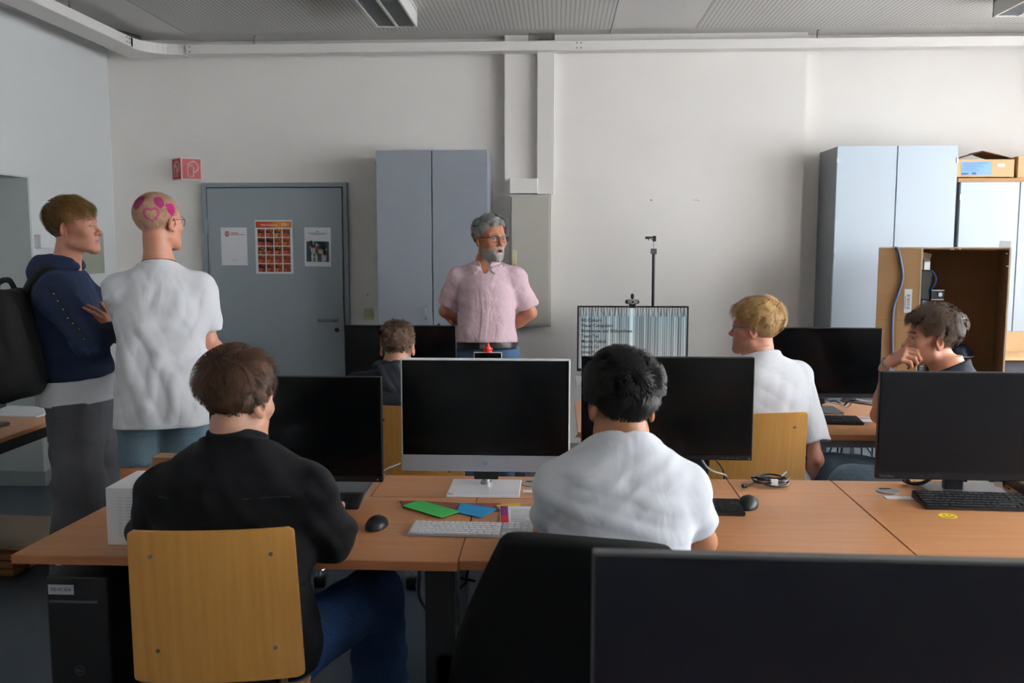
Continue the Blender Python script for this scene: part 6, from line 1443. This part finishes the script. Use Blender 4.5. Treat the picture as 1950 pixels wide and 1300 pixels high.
hem = [b.pel-b.Z*.118+b.X*.20*math.cos(t)+b.Yf*.15*math.sin(t) for t in np.linspace(0, 2*math.pi, 25)[:-1]]
b.tube_on(b.shirtF, hem, .0014, M_band, 'hem_seam', True)
b.trousers('jeans', M_jean, r=(.108, .10, .10, .10), seed=27, h=.007, wa=1.04, wb=1.10, disp=[folds((0, .2, 1), 6, .005, 4)], waist=-.07)
def pocket(b, cx, cz, w, h, m, ms, ny=-1, name='back_pocket', ang=0.):
    """patch conforming to the trousers, facing -Yf"""
    out = [(-w, h), (w, h), (w*.97, -h*.55), (0, -h), (-w*.97, -h*.55)]
    nu, nv = 9, 9; V = []
    for j in range(nv):
        for i in range(nu):
            u, v = i/(nu-1)*2-1, j/(nv-1)*2-1; bot_ = -h*.55-(h*.45)*(1-abs(u)); zz = bot_+(h-bot_)*(v+1)/2; V.append(b.pel+b.X*(cx+u*w+ang*zz)+b.Z*(cz+zz)+b.Yf*ny*.16)
    V = np.array(V); 
    for _ in range(8): V = V+ (b.Yf*-ny)[None]*(b.trF.ev(V)-.003)[:, None]
    n1 = len(V); V2 = V+(b.Yf*-ny)[None]*.006; Fq = []
    for j in range(nv-1):
        for i in range(nu-1): a = j*nu+i; Fq.append((a, a+1, a+nu+1, a+nu))
    ring = [i for i in range(nu)]+[j*nu+nu-1 for j in range(1, nv)]+[(nv-1)*nu+i for i in range(nu-2, -1, -1)]+[j*nu for j in range(nv-2, 0, -1)]
    for k in range(len(ring)): a, c = ring[k], ring[(k+1) % len(ring)]; Fq.append((a, a+n1, c+n1, c))
    me = bpy.data.meshes.new(name); me.from_pydata((np.concatenate([V, V2])-b.base).tolist(), [], Fq); o = link(name, me, m, b.t, smooth=True)
    try: me.set_sharp_from_angle(angle=.9)
    except Exception: pass
    ins = [V[k] for k in ring]; c = np.mean(V, 0); ins = [c+(v-c)*.93-(b.Yf*-ny)*.0012 for v in ins]; v_, f_ = tube_data(np.array(ins)-b.base, .0009, 4, True); me = bpy.data.meshes.new('stitching'); me.from_pydata([tuple(x) for x in v_], [], f_); link('stitching', me, ms, o)
pocket(b, .085, -.235, .062, .072, M_jean, M_stitch); pocket(b, -.085, -.235, .062, .072, M_jean, M_stitch)
b.shoes(M_sneak, M_sole)
def heart(x, z, s):
    x = x/s; z = z/s; return (x*x+z*z-1)**3-x*x*z**3
def hearts(q, c):
    pk = np.array(lin('a01470')); blond = c; ph = np.arctan2(q[:, 0], -(q[:, 1]+.014)); x = ph*.085; z = q[:, 2]; back = q[:, 1] < .06; out = c.copy()
    def put(m, col, a): out[m] = out[m]*(1-a)+col*a
    put(back & (heart(x+.008, z-.084, .024) < 0), pk, .85); put(back & (heart(x-.088, z-.082, .022) < 0), pk, .88)
    h1 = heart(x-.050, z-.036, .026) < 0; h2 = heart(x-.050, z-.037, .018) < 0; put(back & h1 & ~h2, np.array(lin('b5447c')), .8)
    put(back & (heart(x-.140, z-.052, .024) < 0), np.array(lin('c01880')), .9); put((np.abs(x-.012) < .012) & (np.abs(z+.006) < .012) & back, pk, .35); put(back & (heart(x+.075, z-.05, .022) < 0), np.array(lin('b05a88')), .5)
    return out
hair(b, .006, .004, .0012, ('a8826a', 'cfae90'), 9000, lambda u, q: .006+0*u[:, 0], seed=13, lift=1.2, curl=.1, clump=.0006, width=.0009, h=.0026, colfn=hearts, segs=3, tab=[(-.14, -.062), (-.08, -.050), (-.045, -.028), (-.025, .0), (.0, .022), (.03, .034), (.045, .055), (.07, .068), (.12, .075)])
b.glasses(mat('glasses_wire', '2c2c30', .35), wlens=.027, hlens=.023, round_=2.0, rim=.0011)
nk = [b.nb+b.Yf*.018-b.Z*.0+b.X*.066*math.cos(t)+b.Yf*.066*math.sin(t)+b.Z*(-.012*math.sin(t)+.010) for t in np.linspace(0, 2*math.pi, 25)[:-1]]
b.tube_on(b.F, nk, .0018, mat('necklace', '7a5a34', .4, .7), 'necklace', True, off=.001)

# ---- boy in navy hoodie with backpack
b = Body('person standing at the left in navy hoodie and grey jeans, arms crossed, looking right', (-2.16, 4.0, 0), (-2.175, 4.02, 1.0), (-2.205, 4.0, 1.515), (.28, -.96, 0), (-2.138, 4.0, 1.678), -86, 6, 0, 1.02, w=1.0, depth=1.0, shw=.175, skin='b98068', shz=.455, colkw=dict(brow='6a4a30', lip='a8675a', lidz=.0025))
b.arm('R', (-2.0, 4.03, 1.25), elbow=(-1.985, 3.815, 1.185)); b.arm('L', (-2.00, 3.93, 1.24), elbow=(-1.99, 4.19, 1.20))
b.leg('R', (-2.16, 3.90, .10), knee=(-2.13, 3.91, .55), toe=(1, -.1, 0)); b.leg('L', (-2.13, 4.13, .10), knee=(-2.10, 4.12, .55), toe=(1, .1, 0))
hand(b.F, (-2.0, 4.03, 1.25), (0, .9, .2), (-1, .2, 0), (0, 0, 1), curl=(.3, .4, .3)); hand(b.F, (-1.995, 3.96, 1.245), (.12, -.75, .35), (-.9, .1, -.1), (.3, .4, .85), curl=(.35, .3, .2))
b.body(.009, [V3(-1.98, 3.86, 1.28)])
st = [(-.06, .168, .142, 0, .005), (.02, .176, .150, 0, .005), (.1, .175, .146, 0, .005), (.25, .172, .140, 0, .0), (.36, .172, .132, 0, -.005), (.44, .158, .110, 0, -.008), (.49, .115, .082, 0, -.005), (.53, .07, .066, 0, 0)]
b.shirt('hoodie', M_navy, hem=-.04, neck=.062, sleeve=1.92, r0=.078, r1=.068, forearm=(.066, .046), amp=.006, seed=81, stations=st, disp=[folds((.4, .3, 1), 7, .006, 3), folds((-.6, .4, .8), 9, .003, 6)], h=.0055, sh_r=.064)
hood(b, M_navy, r=.085, tube=.034, drop=.035, back=.035)
sh, el, wr = b.arms['R']; sd_ = nrm(V3(.25, -1, .15))
for off in (-.012, .012):
    b.tube_on(b.shirtF, [sh+sd_*.09+V3(off, 0, .01), sh+(el-sh)*.35+sd_*.1+V3(off, 0, 0), sh+(el-sh)*.7+sd_*.1+V3(off, 0, 0), el+sd_*.09+V3(off, 0, .02)], .004, M_blackm, 'sleeve_piping')
for k in range(7):
    q_ = b.shirtF.snap([sh+(el-sh)*(.1+.13*k)+sd_*.1], .001)[0]-b.base; MB().sph(q_, .0035, 8).build('snap_button', M_steel, b.t)
F = Field(); F.add(f_loft(b.pel, b.M, [(-.088, .196, .172, 0, .0), (.02, .186, .162, 0, .0)], 2.3), 0); F.disp(lambda p: .0015*noise3(p, 8, 3, 2)); sdf_obj('undershirt', F, .006, b.base, M_tee2, b.t)
b.trousers('jeans', M_jeang, r=(.112, .108, .108, .110), seed=28, h=.007, wa=1.06, wb=1.18, disp=[folds((.3, .2, 1), 6, .008, 4), folds((1, .2, .6), 7, .004, 8)], waist=-.078)
bsave = b.Yf.copy(); b.Yf, b.X = b.X, -b.Yf   # pocket on the side turned to the camera
pocket(b, .06, -.20, .06, .075, M_jeang, M_stitchg, ny=1); b.X, b.Yf = -b.Yf, b.X; b.Yf = bsave
b.shoes(M_shoe, M_sole)
HLB = [(-.14, -.045), (-.08, -.038), (-.05, -.02), (-.025, .012), (.0, .026), (.04, .036), (.05, .052), (.07, .058), (.12, .060)]
hair(b, .021, .006, .002, ('46301e', '94703f'), 7000, lambda u, q: .030+.025*np.clip(u[:, 2]+.1, 0, 1), front=.022, back=.010, seed=14, lift=.14, curl=.2, clump=.003, width=.0011, tab=HLB, fade=.02)
# backpack, worn on the back
base = V3(-2.36, 3.87, 1.2); bp = empty('backpack', tuple(base), label='black backpack worn by the boy in navy hoodie at the left edge', cat='backpack')
F = Field(); Mb = frame((-.22, 0, 1), (.15, -1, 0)); M_bp = mat('black_nylon', '050506', .8, bump=.15, bscale=60)
F.add(f_box(V3(-2.355, 3.84, 1.18), (.16, .115, .235), Mb, .07), 0); F.add(f_box(V3(-2.43, 3.83, 1.09), (.13, .09, .13), Mb, .06), .04); F.disp(lambda p: .006*noise3(p, 5, 7, 2))
sdf_obj('bag_body', F, .007, base, M_bp, bp)
def strap(pts, r, flat, nm, m=M_bp):
    p = smooth_pts(pts, 8); G = Field()
    for a, c in zip(p[:-1], p[1:]): G.add(f_rc(a, c, r, r, flat, .3), .0)
    return sdf_obj(nm, G, .005, base, m, bp)
sf = b.shirtF
sp = sf.snap([V3(-2.42, 3.86, 1.36), V3(-2.38, 3.86, 1.43), V3(-2.31, 3.86, 1.50), V3(-2.24, 3.88, 1.53), V3(-2.18, 3.90, 1.54)], .006)
strap(list(sp)[0:5], .030, nrm(V3(.3, -.5, .8)), 'shoulder_strap')
strap([V3(-2.36, 3.90, 1.40), V3(-2.39, 3.90, 1.455), V3(-2.44, 3.90, 1.44), V3(-2.44, 3.90, 1.39)], .014, (0, 1, 0), 'grab_handle')
v_, f_ = tube_data(F.snap(np.array(smooth_pts([V3(-2.62, 3.80, 1.12), V3(-2.60, 3.78, 1.05), V3(-2.56, 3.78, 1.0)], 5)), .002)-base, .005, 6); me = bpy.data.meshes.new('zip'); me.from_pydata([tuple(x) for x in v_], [], f_); link('reflective_strip', me, M_steel, bp)
